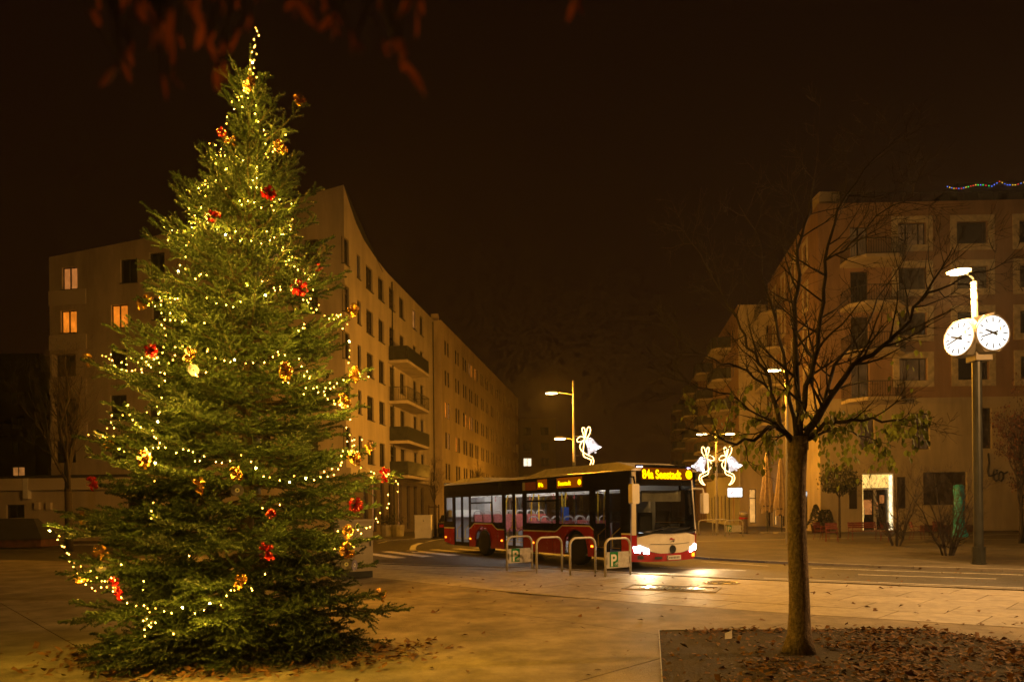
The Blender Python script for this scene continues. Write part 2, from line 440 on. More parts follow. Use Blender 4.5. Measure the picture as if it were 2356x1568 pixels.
# ---- painted markings on the asphalt
zm = ZR + .004
def paint_poly(pts, name='painted_line', **tags):
    b = MB(); b.face(pts, 'paint'); return b.build(name, **tags)
marks = empty('road_markings', kind='structure')
D = Vector((.521, -.853)); N = Vector((.853, .521))
z0 = gp(881, 1269, ZR)
for k in range(-1, 5):
    p = Vector((z0.x, z0.y)) + N * (k * 1.12) - D * .3
    q = p + D * 4.4; w = N * .5
    b = MB(); b.face([(p.x, p.y, zm), (q.x, q.y, zm), (q.x + w.x, q.y + w.y, zm), (p.x + w.x, p.y + w.y, zm)], 'paint'); b.build('zebra_stripe', marks)
def stripe(pts, w=.12):
    b = MB()
    for (u0, v0), (u1, v1) in zip(pts, pts[1:]):
        p, q = gp(u0, v0, zm), gp(u1, v1, zm)
        d = Vector((q.x - p.x, q.y - p.y)).normalized(); n = Vector((-d.y, d.x)) * w
        b.face([(p.x, p.y, zm), (q.x, q.y, zm), (q.x + n.x, q.y + n.y, zm), (p.x + n.x, p.y + n.y, zm)], 'paint')
    b.build('painted_line', marks)
for s in ([(1613, 1291), (1765, 1301)], [(1516, 1304), (1715, 1312)], [(1489, 1317), (1625, 1323)], [(1974, 1321), (2293, 1331)],
          [(1756, 1329), (2356, 1352)], [(1867, 1306), (2356, 1322)]): stripe(s, .1)
stripe([(964, 1270), (956, 1262), (959, 1254), (974, 1248)], .28)
stripe([(982, 1246), (1006, 1241), (1031, 1237)], .12)
for s in ([(872, 1249), (894, 1244)], [(898, 1243), (920, 1239.5)], [(926, 1239), (948, 1236)]): stripe(s, .14)

# ---- covers let into the pavement
c = gp(1545, 1353); rz = math.atan2(-.6, .9)
t = empty('drain_cover', (c.x, c.y, .006), -0.42, label='rectangular iron drain cover framed in pale slabs', cat='manhole cover')
b = MB(); b.box((-.95, -.45, 0), (.95, -.38, .012), 'kerb'); b.box((-.95, .38, 0), (.95, .45, .012), 'kerb'); b.box((-.95, -.38, 0), (-.88, .38, .012), 'kerb'); b.box((.88, -.38, 0), (.95, .38, .012), 'kerb'); b.build('cover_frame', t)
b = MB(); b.lathe([(.36, 0), (.36, .010)], 'metal_dark', 20, Matrix.Diagonal((1.9, .8, 1, 1))); b.build('grate_plate', t)
for k in range(9):
    b = MB(); b.box((-.5 + k * .125 - .03, -.2, .011), (-.5 + k * .125 + .03, .2, .018), 'steel'); b.build('grate_bar', t)
c = gp(1660, 1340)
t = empty('round_manhole_cover', (c.x, c.y, .006), 0, label='round ribbed manhole cover between slabs and kerb', cat='manhole cover')
b = MB(); b.lathe([(.40, 0), (.40, .008)], 'kerb', 24); b.build('cover_frame', t)
b = MB(); b.lathe([(.34, .0), (.34, .012)], 'steel', 24); b.build('lid', t)
b = MB()
for k in range(7):
    y = -.27 + k * .09; w = math.sqrt(max(.01, .1 - y * y)); b.box((-w, y - .018, .0121), (w, y + .018, .017), 'metal_dark')
b.build('lid_ribs', t)

# ---- tree pit
PIT = [gp(1517, 1450), gp(2120, 1447), Vector((6.6, 7.4, 0)), Vector((6.2, 4.2, 0)), Vector((0.95, 4.2, 0))]
pit = MB(); pit.face([(p.x, p.y, .004) for p in reversed(PIT)], 'soil')
pito = pit.build('tree_pit', kind='structure')
b = MB()
for p, q in ((PIT[4], PIT[0]), (PIT[0], PIT[1])):
    d = (q - p); L = d.length; X = Matrix.Translation(p) @ Matrix.Rotation(math.atan2(d.y, d.x), 4, 'Z')
    b.box((0, 0, 0), (L, .010, .014), 'metal_post', X)
b.build('edging_strip', pito)

def leaf_scatter(pts, size, m, curl=.35, tilt=.5, name='x'):
    n = len(pts); pts = np.asarray(pts)
    a = rng.uniform(0, 2 * PI, n); s = size * rng.uniform(.45, 1.45, n); w = s * rng.uniform(.38, .6, n)
    d = np.stack([np.cos(a), np.sin(a), rng.normal(0, tilt, n) * .5], 1); e = np.stack([-np.sin(a), np.cos(a), rng.normal(0, tilt, n)], 1)
    lift = np.abs(rng.normal(0, 1, n))[:, None] * np.array([0, 0, 1]) * .006
    base = pts + lift
    tip = base + d * s[:, None]; md = base + d * (s * .5)[:, None]; up = np.array([0, 0, 1.0]) * (s * curl * .4)[:, None]
    V = np.stack([base, md + e * (w / 2)[:, None] + up, tip + up * rng.uniform(-.2, 1, n)[:, None], md - e * (w / 2)[:, None] + up * rng.uniform(0, 1.2, n)[:, None]], 1).reshape(-1, 3)
    V[:, 2] = np.maximum(V[:, 2], pts[:, 2].repeat(4) + .001)
    k = np.arange(n) * 4
    T = np.concatenate([np.stack([k, k + 1, k + 2], 1), np.stack([k, k + 2, k + 3], 1)])
    return V, T
def in_poly(x, y, poly):
    ins = False; n = len(poly)
    for i in range(n):
        a, b = poly[i], poly[(i + 1) % n]
        if (a.y > y) != (b.y > y) and x < (b.x - a.x) * (y - a.y) / (b.y - a.y) + a.x: ins = not ins
    return ins
pts = []
while len(pts) < 9500:
    x, y = random.uniform(.8, 7.2), random.uniform(4.2, 9.5)
    d = math.hypot(x - 3.3, y - 7.7)
    dens = .12 + .9 * max(0, min(1, (x - 2.4 + (7.6 - y) * .9) / 1.6))
    nzv = math.sin(x * 3.1 + y * 1.7) * math.sin(x * 1.3 - y * 2.9)
    dens *= .65 + .5 * nzv
    if d < .35: dens *= .1
    if y > 8.95 and x > 2.3: dens = max(dens, .75)
    if not in_poly(x, y, PIT): dens *= .35 if x > 4.2 and y < 8.8 - (x - 4.2) * .5 else .12 if y < 8.2 else 0.03
    if random.random() < dens: pts.append((x, y, .005 + random.random() * .02))
V, T = leaf_scatter(pts, .066, 'leaf_fall')
obj('fallen_leaves', npmesh('fallen_leaves', V, T, ['leaf_fall']), kind='stuff', label='thick litter of brown fallen leaves in the tree pit', cat='leaves')
pts = []
for k in range(420):
    x, y = random.uniform(-9, 12), random.uniform(4.5, 17)
    pts.append((x, y, .006))
for k in range(900):
    a = random.uniform(PI * .9, PI * 2.1); r_ = random.gauss(1.75, .28)
    pts.append((-3.2 + 1.05 * r_ * math.cos(a), 8.2 + .72 * r_ * math.sin(a), .006 + random.random() * .02))
for k in range(120):
    x = random.uniform(8, 22); pts.append((x, 17.6 - (x - 13.2) * .62 + random.gauss(-.25, .25), ZR + .01))
V, T = leaf_scatter(pts, .085, 'leaf_fall')
obj('scattered_leaves', npmesh('scattered_leaves', V, T, ['leaf_fall']), kind='stuff', label='loose brown leaves scattered over plaza and pavement', cat='leaves')
# a pale paper scrap on the soil
c = gp(2500 / 1.7386 + 590 / 1.476 / 1.7386, (2200 + 525 / 1.476) / 1.7386)
b = MB(); b.raw([(0, 0, .006), (.10, .03, .012), (.12, .09, .10), (.02, .06, .07), (.06, -.05, .02)], [(0, 1, 2, 3), (0, 4, 1)], 'plastic_white')
b.build('paper_scrap', loc=(c.x, c.y, 0), label='crumpled white paper scrap lying in the leaf litter', cat='litter')
# chalk drawing on the concrete
b = MB()
def chalk(pts, w, m):
    for k in range(len(pts) - 1):
        if random.random() < .22: continue
        p, q = gp(*pts[k], .003), gp(*pts[k + 1], .003); d = Vector((q.x - p.x, q.y - p.y, 0)).normalized(); n = Vector((-d.y, d.x, 0)) * w * random.uniform(.5, 1.2)
        b.face([p - n, q - n, q + n, p + n], m)
oval = [(812, 1493), (830, 1487), (850, 1485), (872, 1487), (895, 1492), (915, 1497), (935, 1505), (949, 1510), (944, 1516), (925, 1519), (903, 1521)]
fine = []
for (a0, b0), (a1, b1) in zip(oval, oval[1:]):
    fine += [(a0 + (a1 - a0) * i / 5 + random.uniform(-1, 1), b0 + (b1 - b0) * i / 5 + random.uniform(-.6, .6)) for i in range(5)]
chalk(fine, .012, 'chalk_white')
for k in range(26):
    u, v = random.uniform(845, 915), random.uniform(1492, 1512); chalk([(u, v), (u + random.uniform(6, 16), v + random.uniform(0, 4))], .016, 'chalk_red')
b.build('chalk_drawing', kind='stuff', label='faint white and red chalk drawing on the concrete', cat='chalk drawing')
# ================================================================== buildings
class Fac:
    """one wall plane: P0 -> P1 seen from outside left to right"""
    def __init__(s, P0, P1):
        s.P0, s.P1 = Vector(P0), Vector(P1); s.d = (s.P1 - s.P0); s.L = s.d.length; s.d.normalize(); s.n = Vector((s.d.y, -s.d.x))
    def p(s, a, z, off=0.0):
        q = s.P0 + s.d * a + s.n * off; return Vector((q.x, q.y, z))
    def uv(s, u, v):
        a, b = ray(u, v); dr = Vector((a, 1.0))
        den = dr.x * s.d.y - dr.y * s.d.x
        t = (s.P0.x * s.d.y - s.P0.y * s.d.x) / den
        hit = dr * t
        return (hit - s.P0).dot(s.d), EYE + b * t
    def rect(s, u0, v0, u1, v1):
        a0, zt = s.uv(u0, (v0)); a1, _ = s.uv(u1, v0); um = (u0 + u1) / 2
        return [a0, a1, s.uv(um, v1)[1], s.uv(um, v0)[1]]
    def M(s, a, z, off=0.0):
        o = s.p(a, z, off); return frame(o, (s.d.x, s.d.y, 0), (0, 0, 1), (s.n.x, s.n.y, 0))
def wall(mb, fc, z0, top, holes, mf, rec=.22):
    S = {0.0, fc.L}; Z = {z0}
    zmax = min(top(a) for a in np.linspace(0, fc.L, 40)) - .02
    for h in holes:
        S |= {max(0, h[0]), min(fc.L, h[1])}; Z |= {h[2], h[3]}
    for k in range(1, 12): S.add(fc.L * k / 12)
    S = sorted(S); S = [a for i, a in enumerate(S) if i == 0 or a - S[i - 1] > 1e-5]
    Z = sorted(z for z in Z if z <= zmax) + [None]
    for a0, a1 in zip(S, S[1:]):
        for k in range(len(Z) - 1):
            zb, zt = Z[k], Z[k + 1]
            am = (a0 + a1) / 2; t0 = top(a0) if zt is None else zt; t1 = top(a1) if zt is None else zt
            zm = (zb + min(t0, t1)) / 2
            if any(h[0] - 1e-6 < am < h[1] + 1e-6 and h[2] - 1e-6 < zm < h[3] + 1e-6 for h in holes): continue
            mb.face([fc.p(a0, zb), fc.p(a1, zb), fc.p(a1, t1), fc.p(a0, t0)], mf(am, zm))
    for h in holes:
        r_ = h[4] if len(h) > 4 else rec
        a0, a1, b0, b1 = h[:4]; m = mf((a0 + a1) / 2, b0 - .1)
        q = [(a0, b0), (a1, b0), (a1, b1), (a0, b1)]
        for i in range(4):
            (x0, y0), (x1, y1) = q[i], q[(i + 1) % 4]
            mb.face([fc.p(x0, y0), fc.p(x0, y0, -r_), fc.p(x1, y1, -r_), fc.p(x1, y1)], m)
        mb.face([fc.p(a0, b0, -r_ - .002), fc.p(a1, b0, -r_ - .002), fc.p(a1, b1, -r_ - .002), fc.p(a0, b1, -r_ - .002)], 'frame_dark')
WCACHE = {}
def wmesh(w, h, style, glass):
    k = (round(w, 2), round(h, 2), style, glass)
    if k in WCACHE: return WCACHE[k]
    w, h = k[0], k[1]; b = MB(); t = .06; fm = 'frame_pale' if style.endswith('pale') else 'frame_dark'
    b.box((0, 0, 0), (w, t, .06), fm); b.box((0, h - t, 0), (w, h, .06), fm); b.box((0, t, 0), (t, h - t, .06), fm); b.box((w - t, t, 0), (w, h - t, .06), fm)
    if style.startswith('double'): b.box((w * .44, t, 0), (w * .44 + .09, h - t, .065), fm)
    if style.startswith('triple'): b.box((w * .3, t, 0), (w * .3 + .08, h - t, .065), fm); b.box((w * .75, t, 0), (w * .75 + .08, h - t, .065), fm)
    if style.startswith('tall'): b.box((t, h * .72, 0), (w - t, h * .72 + .08, .065), fm)
    p = MB(); p.face([(t * .8, t * .8, .02), (w - t * .8, t * .8, .02), (w - t * .8, h - t * .8, .02), (t * .8, h - t * .8, .02)], glass)
    WCACHE[k] = (b.mesh('window'), p.mesh('pane')); return WCACHE[k]
def window(root, c, fc, h, style='double', glass='glass_dark', rec=.20, sill=False, pane=True):
    a0, a1, b0, b1 = h[:4]
    if glass == 'glass_dark' and random.random() < .3: glass = 'glass_curtain'
    wm, pm = wmesh(a1 - a0, b1 - b0, style, glass)
    o = obj('window', wm, root, M=Matrix.Translation(-c) @ fc.M(a0, b0, -rec))
    q = obj('pane', pm, o)
    if sill:
        key = ('sill', round(a1 - a0, 2))
        if key not in WCACHE: b = MB(); b.box((-.05, -.05, 0), (a1 - a0 + .05, -.003, rec + .07), 'metal_dark'); WCACHE[key] = b.mesh('sill')
        obj('sill', WCACHE[key], o)
    return o
def volume(root, c, pts, z0, z1, m, name='rear_wall', skip=()):
    """plain outer walls through the listed corner points, plus a roof sheet"""
    b = MB()
    for i in range(len(pts)):
        if i in skip: continue
        p, q = pts[i], pts[(i + 1) % len(pts)]
        b.face([(p[0], p[1], z0), (q[0], q[1], z0), (q[0], q[1], z1), (p[0], p[1], z1)], m)
    b.build(name, root, loc=-c)
    r_ = MB(); r_.face([(p[0], p[1], z1) for p in pts], 'roof_dark'); r_.build('roof', root, loc=-c)
def balcony(root, c, fc, a0, a1, z, depth=1.4, slab='wall_pale', rail='bars', ch=.35, h=1.05, rm='metal_dark'):
    k = MB(); X = Matrix.Translation(-c) @ frame(fc.p(a0, z - .22, 0), (fc.d.x, fc.d.y, 0), (fc.n.x, fc.n.y, 0), (0, 0, 1))
    w = a1 - a0; poly = [(0, 0), (w, 0), (w, depth - ch), (w - ch, depth), (ch, depth), (0, depth - ch)]
    # extrude downwards order keeps faces outward enough for both-sided shading
    k.prism(poly, .22, slab, X); o = k.build('balcony', root)
    rl = MB(); X2 = Matrix.Translation(-c) @ frame(fc.p(a0, z, 0), (fc.d.x, fc.d.y, 0), (fc.n.x, fc.n.y, 0), (0, 0, 1))
    path = [(.04, .02), (.04, depth - ch), (ch, depth - .04), (w - ch, depth - .04), (w - .04, depth - ch), (w - .04, .02)]
    for i in range(5):
        (x0, y0), (x1, y1) = path[i], path[i + 1]; L = math.hypot(x1 - x0, y1 - y0); Y = X2 @ Matrix.Translation((x0, y0, 0)) @ Matrix.Rotation(math.atan2(y1 - y0, x1 - x0), 4, 'Z')
        rl.box((0, -.02, h - .04), (L, .02, h), rm, Y)
        if rail == 'bars':
            rl.box((0, -.012, .06), (L, .012, .09), rm, Y); nb = max(2, int(L / .16))
            for j in range(nb + 1): x = L * j / nb; rl.box((x - .01, -.008, .09), (x + .01, .008, h - .04), rm, Y)
        else: rl.box((.01, -.012, .05), (L - .01, .012, h - .04), rm, Y)
    rl.build('railing', o)

# ---------------------------------------------------------------- left corner house
c = Vector((-20, 45, 0))
B1 = empty('corner_apartment_house', c, label='cream corner apartment house with swept-up roof edge behind the Christmas tree', cat='building')
L = Fac((-31.7, 47.0), (-10.5, 43.4)); Rf = Fac((-10.5, 43.4), (-7.15, 63.8))
def interp(xs, ys): return lambda a: float(np.interp(a, xs, ys))
ltop = interp([0, 8, 14, 18, 21.5], [19.4, 20.2, 21.1, 21.8, 22.45])
rtop = interp([0, .8, 2.0, 3.4, 6, 8, 30], [22.45, 21.75, 20.85, 20.25, 19.8, 19.6, 19.4])
hl = []; specs = []
def addL(u0, v0, u1, v1, st='double', gl='glass_dark', deep=.2):
    h = L.rect(u0, v0, u1, v1); h.append(deep + .02); hl.append(h); specs.append((h, st, gl, deep))
addL(142, 614, 177.5, 665, gl='lit_peach'); addL(276, 595, 315.5, 650); addL(343, 580, 378.5, 640)
addL(139, 713.5, 176, 765, gl='lit_orange'); addL(255, 700, 293.5, 753, gl='lit_orange')
for v0, v1 in ((814, 866), (915, 968), (1012, 1064)): addL(120, v0, 174, v1, 'double', deep=.5)
for v0, v1 in ((803, 857), (908, 963), (1010, 1062)): addL(253, v0, 291, v1)
for i, (v0, v1) in enumerate(((560, 615), (672, 727), (783, 838), (895, 950), (1008, 1062))):
    addL(470, v0, 508, v1); addL(585, v0 - 12, 622, v1 - 12)
    addL(692, v0 - 25, 731, v1 - 5, 'triple', deep=.6)
    if i: addL(343 if i > 1 else 350, v0 + 10, 379, v1 + 8)
hr = []; rspec = []
ROWS = [(17.1, 18.75), (14.05, 15.7), (11.05, 12.7), (8.05, 9.7), (5.0, 6.65)]
def su(fc, u): return fc.uv(u, 1174)[0]
for ri, (z0, z1) in enumerate(ROWS):
    for u, w, st in ((803, .75, 'single'), (830.5, .6, 'single'), (855, 1.25, 'double'), (881.5, 1.15, 'double'), (906, 1.2, 'tall'), (929, 1.2, 'double'), (958, 1.0, 'single'), (974, 1.05, 'double')):
        a = su(Rf, u); zz0 = z0 - (1.0 if st == 'tall' and ri else 0)
        if u < 840: zz0 += .1 + (840 - u) * .008; z1b = z1 + (840 - u) * .012
        else: z1b = z1
        gl = 'glass_dark'
        if ri == 0 and u == 958: gl = 'lit_dim'
        if ri == 0 and u == 830.5: gl = 'lit_faint'  # faint emission stands in for a pale reflection on this pane
        if ri == 3 and u == 974: gl = 'lit_faint'
        h = [a - w / 2, a + w / 2, zz0, z1b]; hr.append(h); rspec.append((h, st, gl))
for i, u in enumerate((842, 862, 880, 899, 921, 940, 956, 972)):
    a = su(Rf, u); h = [a - .42, a + .42, .25, 3.75, .30]; hr.append(h); rspec.append((h, 'tall', ('lit_faint', 'lit_dim', 'lit_faint', 'glass_dark', 'lit_dim', 'lit_faint', 'glass_dark', 'glass_dark')[i]))
b = MB()
def bandmat(a, z): return 'wall_cream'
wall(b, L, -.1, ltop, hl, lambda a, z: 'wall_cream')
b.build('front_wall', B1, loc=-c)
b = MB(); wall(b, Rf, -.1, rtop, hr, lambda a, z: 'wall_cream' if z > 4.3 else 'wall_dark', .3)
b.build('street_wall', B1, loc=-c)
for h, st, gl, deep in specs: window(B1, c, L, h, st, gl, rec=deep, sill=deep < .3)
for h, st, gl in rspec: window(B1, c, Rf, h, st, gl, rec=.24 if h[2] < 1 else .18, sill=h[2] > 4)
for z in (16.0, 12.95, 9.9, 6.9):     # pale parapets wrapping the loggia corner
    b = MB(); X = L.M(-.03, z, .0); b.box((0, .02, .004), (2.9, 1.05, .05), 'wall_band', X); b.build('parapet', B1, loc=-c)
b = MB(); b.box((0, 0, 0.003), (Rf.L, .45, .30), 'wall_pale', Rf.M(0, 4.05)); b.build('cornice', B1, loc=-c)
for a in (8.9, 20.2): b = MB(); b.tube([Rf.p(a, .2, .07), Rf.p(a, 19.2, .07)], .05, 'metal_dark', 6); b.build('downpipe', B1, loc=-c)
for z in (13.05, 10.0, 7.0, 3.95 + .45): balcony(B1, c, Rf, su(Rf, 897), su(Rf, 951), z, 1.5, 'wall_pale', 'panel' if z not in (10.0,) else 'bars', .05)
bk = [(-10.5, 43.4), (-7.15, 63.8), (-16, 64), (-32, 58), (-31.7, 47)]
volume(B1, c, bk, -.1, 19.3, 'wall_cream', skip=(0, 4))
for i in range(24):   # roof surface following the swept edge of the front
    pass
b = MB()
for i in range(14):
    a0, a1 = L.L * i / 14, L.L * (i + 1) / 14
    b.face([L.p(a0, ltop(a0)), L.p(a1, ltop(a1)), L.p(a1, 19.3, -7), L.p(a0, 19.3, -7)], 'roof_dark')
for i in range(14):
    a0, a1 = 9 * i / 14, 9 * (i + 1) / 14
    b.face([Rf.p(a0, rtop(a0)), Rf.p(a1, rtop(a1)), Rf.p(a1, 19.3, -7), Rf.p(a0, 19.3, -7)], 'roof_dark')
b.build('roof_slope', B1, loc=-c)
b = MB(); b.box((-15.2, 47.2, 19.3), (-12.2, 50.5, 23.6), 'roof_dark'); b.build('roof_cabin', B1, loc=-c)

# ---------------------------------------------------------------- long row house down the street
c = Vector((-3, 88, 0))
B2 = empty('row_apartment_house', c, label='long flat-roofed ochre apartment row receding down the left side of street', cat='building')
G = Fac((-6.55, 64.6), (1.15, 110.2)); hs = []; gs = []
R2 = [(16.75, 18.2), (13.8, 15.3), (10.7, 12.25), (7.7, 9.3), (4.7, 6.3)]
cols = []; a = 1.2
while a < G.L - 1.5:
    cols.append(a); cols.append(a + 1.05)
    a += random.choice([2.9, 3.3, 2.9, 4.1])
lit = {(0, 1080): 'lit_dim', (0, 1090): 'lit_orange', (0, 1096): 'lit_orange', (2, 1028): 'lit_orange', (2, 1035): 'lit_dim', (2, 1073): 'lit_orange', (2, 1081): 'lit_orange', (2, 1088): 'lit_dim', (3, 1043): 'lit_dim', (3, 1052): 'lit_orange', (4, 1164): 'lit_dim', (3, 1163): 'lit_dim'}
used = {}
for (ri, u), m in lit.items():
    a = su(G, u); k = min(range(len(cols)), key=lambda i: abs(cols[i] + .36 - a)); used[(ri, k)] = m
for ri, (z0, z1) in enumerate(R2):
    for k, a in enumerate(cols):
        h = [a, a + .72, z0, z1]; hs.append(h); gs.append((h, used.get((ri, k), 'glass_dark')))
k = 0; a = 1.0
while a < G.L - 2: hs.append([a, a + 1.9, .3, 3.2]); gs.append((hs[-1], 'glass_dark')); a += 3.1
b = MB(); wall(b, G, -.1, lambda a: 19.75, hs, lambda a, z: 'wall_row', .16); b.build('street_wall', B2, loc=-c)
for h, m in gs:
    wm, pm = wmesh(h[1] - h[0], h[3] - h[2], 'single', m)
    o = obj('window', wm, B2, M=Matrix.Translation(-c) @ G.M(h[0], h[2], -.13)); obj('pane', pm, o)
volume(B2, c, [(-6.55, 64.6), (1.15, 110.2), (-14, 112), (-20, 66)], -.1, 19.74, 'wall_row', skip=(0,))
b = MB(); b.box((-9.5, 80, 19.75), (-5.5, 104, 21.3), 'roof_dark'); b.box((-7.6, 65.5, 19.75), (-6.9, 66.2, 20.6), 'wall_row'); b.build('roof_box', B2, loc=-c)

# ---------------------------------------------------------------- far houses
def plain_house(name, pts, z1, m, label, rows, fcs, lits=(), top=None):
    c = Vector((sum(p[0] for p in pts) / len(pts), sum(p[1] for p in pts) / len(pts), 0))
    o = empty(name, c, label=label, cat='building'); n = len(pts); done = []
    for fi in fcs:
        fc = Fac(pts[fi], pts[(fi + 1) % n]); hs = []
        for z in rows:
            a = 1.2
            while a < fc.L - 2: hs.append([a, a + 1.5, z, z + 1.5]); a += 3.2
        b = MB(); wall(b, fc, -.1, lambda a: z1 + .02, hs, lambda a, z: m, .2); b.build('wall', o, loc=-c)
        for i, h in enumerate(hs): window(o, c, fc, h, 'double', lits[i] if i < len(lits) and lits[i] else 'glass_dark', rec=.16)
    volume(o, c, pts, -.1, z1, m, 'rear_wall', skip=fcs)
    return o, c
FL, flc = plain_house('left_apartment_block', [(-74, 82), (-57.2, 82), (-54, 84), (-54, 100), (-74, 100)], 19, 'wall_dark', 'dark stepped apartment block at the far left edge', (15, 12, 9, 6, 3), (0, 1),
    ((None,) * 17 + ('lit_faint',) * 1 + (None,) * 1 + ('lit_dim',)))
b = MB(); b.box((-71, 80.4, 11.2), (-60, 81.99, 12.6), 'roof_dark'); b.build('balcony_front', FL, loc=-flc); b = MB(); b.box((-66, 84, 19), (-58, 92, 21.6), 'wall_dark'); b.build('roof_storey', FL, loc=-flc)
plain_house('street_end_house', [(1.0, 126), (8.2, 126), (9, 150), (1, 150)], 18.5, 'wall_dark', 'dim house closing the end of the street behind the bus', (15.5, 12.6, 9.8, 6.8, 3.6), (0,), ((None,) * 4 + ('lit_white',)))

# ---------------------------------------------------------------- low pavilion at the left
c = Vector((-29, 43, 0))
PV = empty('low_pavilion', c, label='low cream flat-roofed pavilion with pale roof band at the left edge', cat='building')
pf = Fac((-42, 44.2), (-22.5, 43.2))
hs = [pf.rect(14, 1160, 56, 1191), pf.rect(292, 1108, 330, 1200)]
b = MB(); wall(b, pf, -.1, lambda a: 3.25, hs, lambda a, z: 'wall_cream', .2); b.build('wall', PV, loc=-c)
window(PV, c, pf, hs[0], 'double'); window(PV, c, pf, hs[1], 'tall')
b = MB(); b.box((-.1, 0, -.3), (pf.L + .1, .75, .28), 'wall_band', pf.M(0, 3.25)); b.build('roof_band', PV, loc=-c)
b = MB(); b.box((-.1, .75, -6), (pf.L + .1, .95, .20), 'roof_dark', pf.M(0, 3.25)); b.build('roof', PV, loc=-c)
volume(PV, c, [(-42, 44.2), (-22.5, 43.2), (-22.5, 49), (-42, 50)], -.1, 3.24, 'wall_cream', skip=(0,))
for u in (88, 115):
    a, z = pf.uv(u, 1163); b = MB(); b.box((-.16, -.22, 0), (.16, .22, .18), 'wall_band', pf.M(a, z)); b.build('vent_box', PV, loc=-c)
a, z = pf.uv(66, 1120); b = MB(); b.box((-.16, -.75, 0), (.16, .55, .3), 'plastic_white', pf.M(a, z)); b.build('wall_lamp_housing', PV, loc=-c)

# ---------------------------------------------------------------- right corner house with the shop
c = Vector((30, 48, 0))
R1 = empty('shop_corner_house', c, label='terracotta apartment house with pale window surrounds and lit shop entrance, right', cat='building')
A = Fac((20.8, 46.0), (43.0, 45.4)); S1 = Fac((23.5, 62.2), (20.8, 46.0))
hs = []; sp = []
def addA(u0, u1, z0, z1, st='double', gl='glass_dark', sur=True):
    h = [su(A, u0), su(A, u1), z0, z1]; hs.append(h); sp.append((h, st, gl, sur))
FZ = [19.2, 16.2, 13.15, 10.1]
for i, z in enumerate(FZ):
    addA(2072, 2137, z, z + 1.5, 'triple', ('lit_faint', 'glass_dark', 'glass_dark', 'lit_faint')[i]); addA(2207, 2279, z, z + 1.5, 'single'); addA(2351, 2420, z, z + 1.5)
    addA(1962, 2004, z - 1.15, z + 1.3, 'double', 'lit_faint' if i in (0, 3) else 'glass_dark', False)
addA(1981, 2014, 5.5, 7.9, 'double', 'lit_faint', False); addA(2100, 2141, 5.5, 7.9, 'double', 'lit_faint', False); addA(2257, 2284, 5.5, 8.2, 'single', 'glass_dark', False)
addA(2125, 2226, 1.75, 3.95, 'triple', 'glass_dark', False)
ENT = [su(A, 1985), su(A, 2056), .02, 3.9, .55]; hs.append(ENT)
wtop = lambda a: 22.1
b = MB(); wall(b, A, -.1, wtop, hs, lambda a, z: 'wall_terra' if z > 8.7 else 'wall_pale', .3); b.build('front_wall', R1, loc=-c)
for h, st, gl, sur in sp:
    window(R1, c, A, h, st, gl, rec=.25)
    if sur:
        b = MB(); X = A.M(h[0], h[2], .003); w, hh = h[1] - h[0], h[3] - h[2]; e = .42
        b.box((-e, -e, 0), (w + e, 0, .05), 'frame_pale', X); b.box((-e, hh, 0), (w + e, hh + e, .05), 'frame_pale', X); b.box((-e, 0, 0), (0, hh, .05), 'frame_pale', X); b.box((w, 0, 0), (w + e, hh, .05), 'frame_pale', X)
        b.build('window_surround', R1, loc=-c)
for z in (17.95, 14.95, 11.9, 8.75): balcony(R1, c, A, su(A, 1938), su(A, 2066), z, 2.0, 'wall_pale', 'bars', .8)
hs2 = []; 
for i, z in enumerate(FZ + [6.0]):
    for a in (2.2, 5.6, 9.0, 12.6): hs2.append([a, a + .95, z - .2, z + 1.4])
hs2 += [[1.2, 2.6, .1, 2.9], [4.4, 5.9, .1, 2.9], [8.2, 9.1, .1, 2.7], [11.0, 13.0, .1, 2.9]]
b = MB(); wall(b, S1, -.1, wtop, hs2, lambda a, z: 'wall_terra' if z > 8.7 else 'wall_pale', .25); b.build('street_wall', R1, loc=-c)
for i, h in enumerate(hs2):
    gl = 'glass_dark'
    if h[2] < 1: gl = ('lit_amber', 'glass_dark', 'lit_faint', 'glass_dark')[i - 20]
    window(R1, c, S1, h, 'tall' if h[2] < 1 else 'single', gl, rec=.2)
    if h[2] > 9:
        b = MB(); X = S1.M(h[0], h[2], .003); w, hh = h[1] - h[0], h[3] - h[2]; e = .3
        b.box((-e, -e, 0), (w + e, 0, .05), 'frame_pale', X); b.box((-e, hh, 0), (w + e, hh + e, .05), 'frame_pale', X); b.box((-e, 0, 0), (0, hh, .05), 'frame_pale', X); b.box((w, 0, 0), (w + e, hh, .05), 'frame_pale', X)
        b.build('window_surround', R1, loc=-c)
for z in (17.95, 14.95, 11.9, 8.75): balcony(R1, c, S1, 2.0, 6.2, z, 1.7, 'wall_pale', 'bars', .6)
volume(R1, c, [(20.8, 46.0), (43, 45.4), (43, 62), (23.5, 62.2)], -.1, 22.08, 'wall_terra', skip=(0, 3))
b = MB(); b.box((31.0, 47.2, 22.1), (43, 55, 24.0), 'roof_dark'); b.build('penthouse', R1, loc=-c)
b = MB()
for k in range(22): b.box((22 + k * 1.0, 46.5, 22.1), (22.03 + k, 46.53, 23.0), 'metal_dark')
b.box((22, 46.5, 23.0), (43, 46.54, 23.05), 'metal_dark'); b.build('roof_railing', R1, loc=-c)
b = MB(); b.box((21.6, 47.5, 22.1), (23.0, 48.6, 23.6), 'wall_pale'); b.build('chimney', R1, loc=-c)
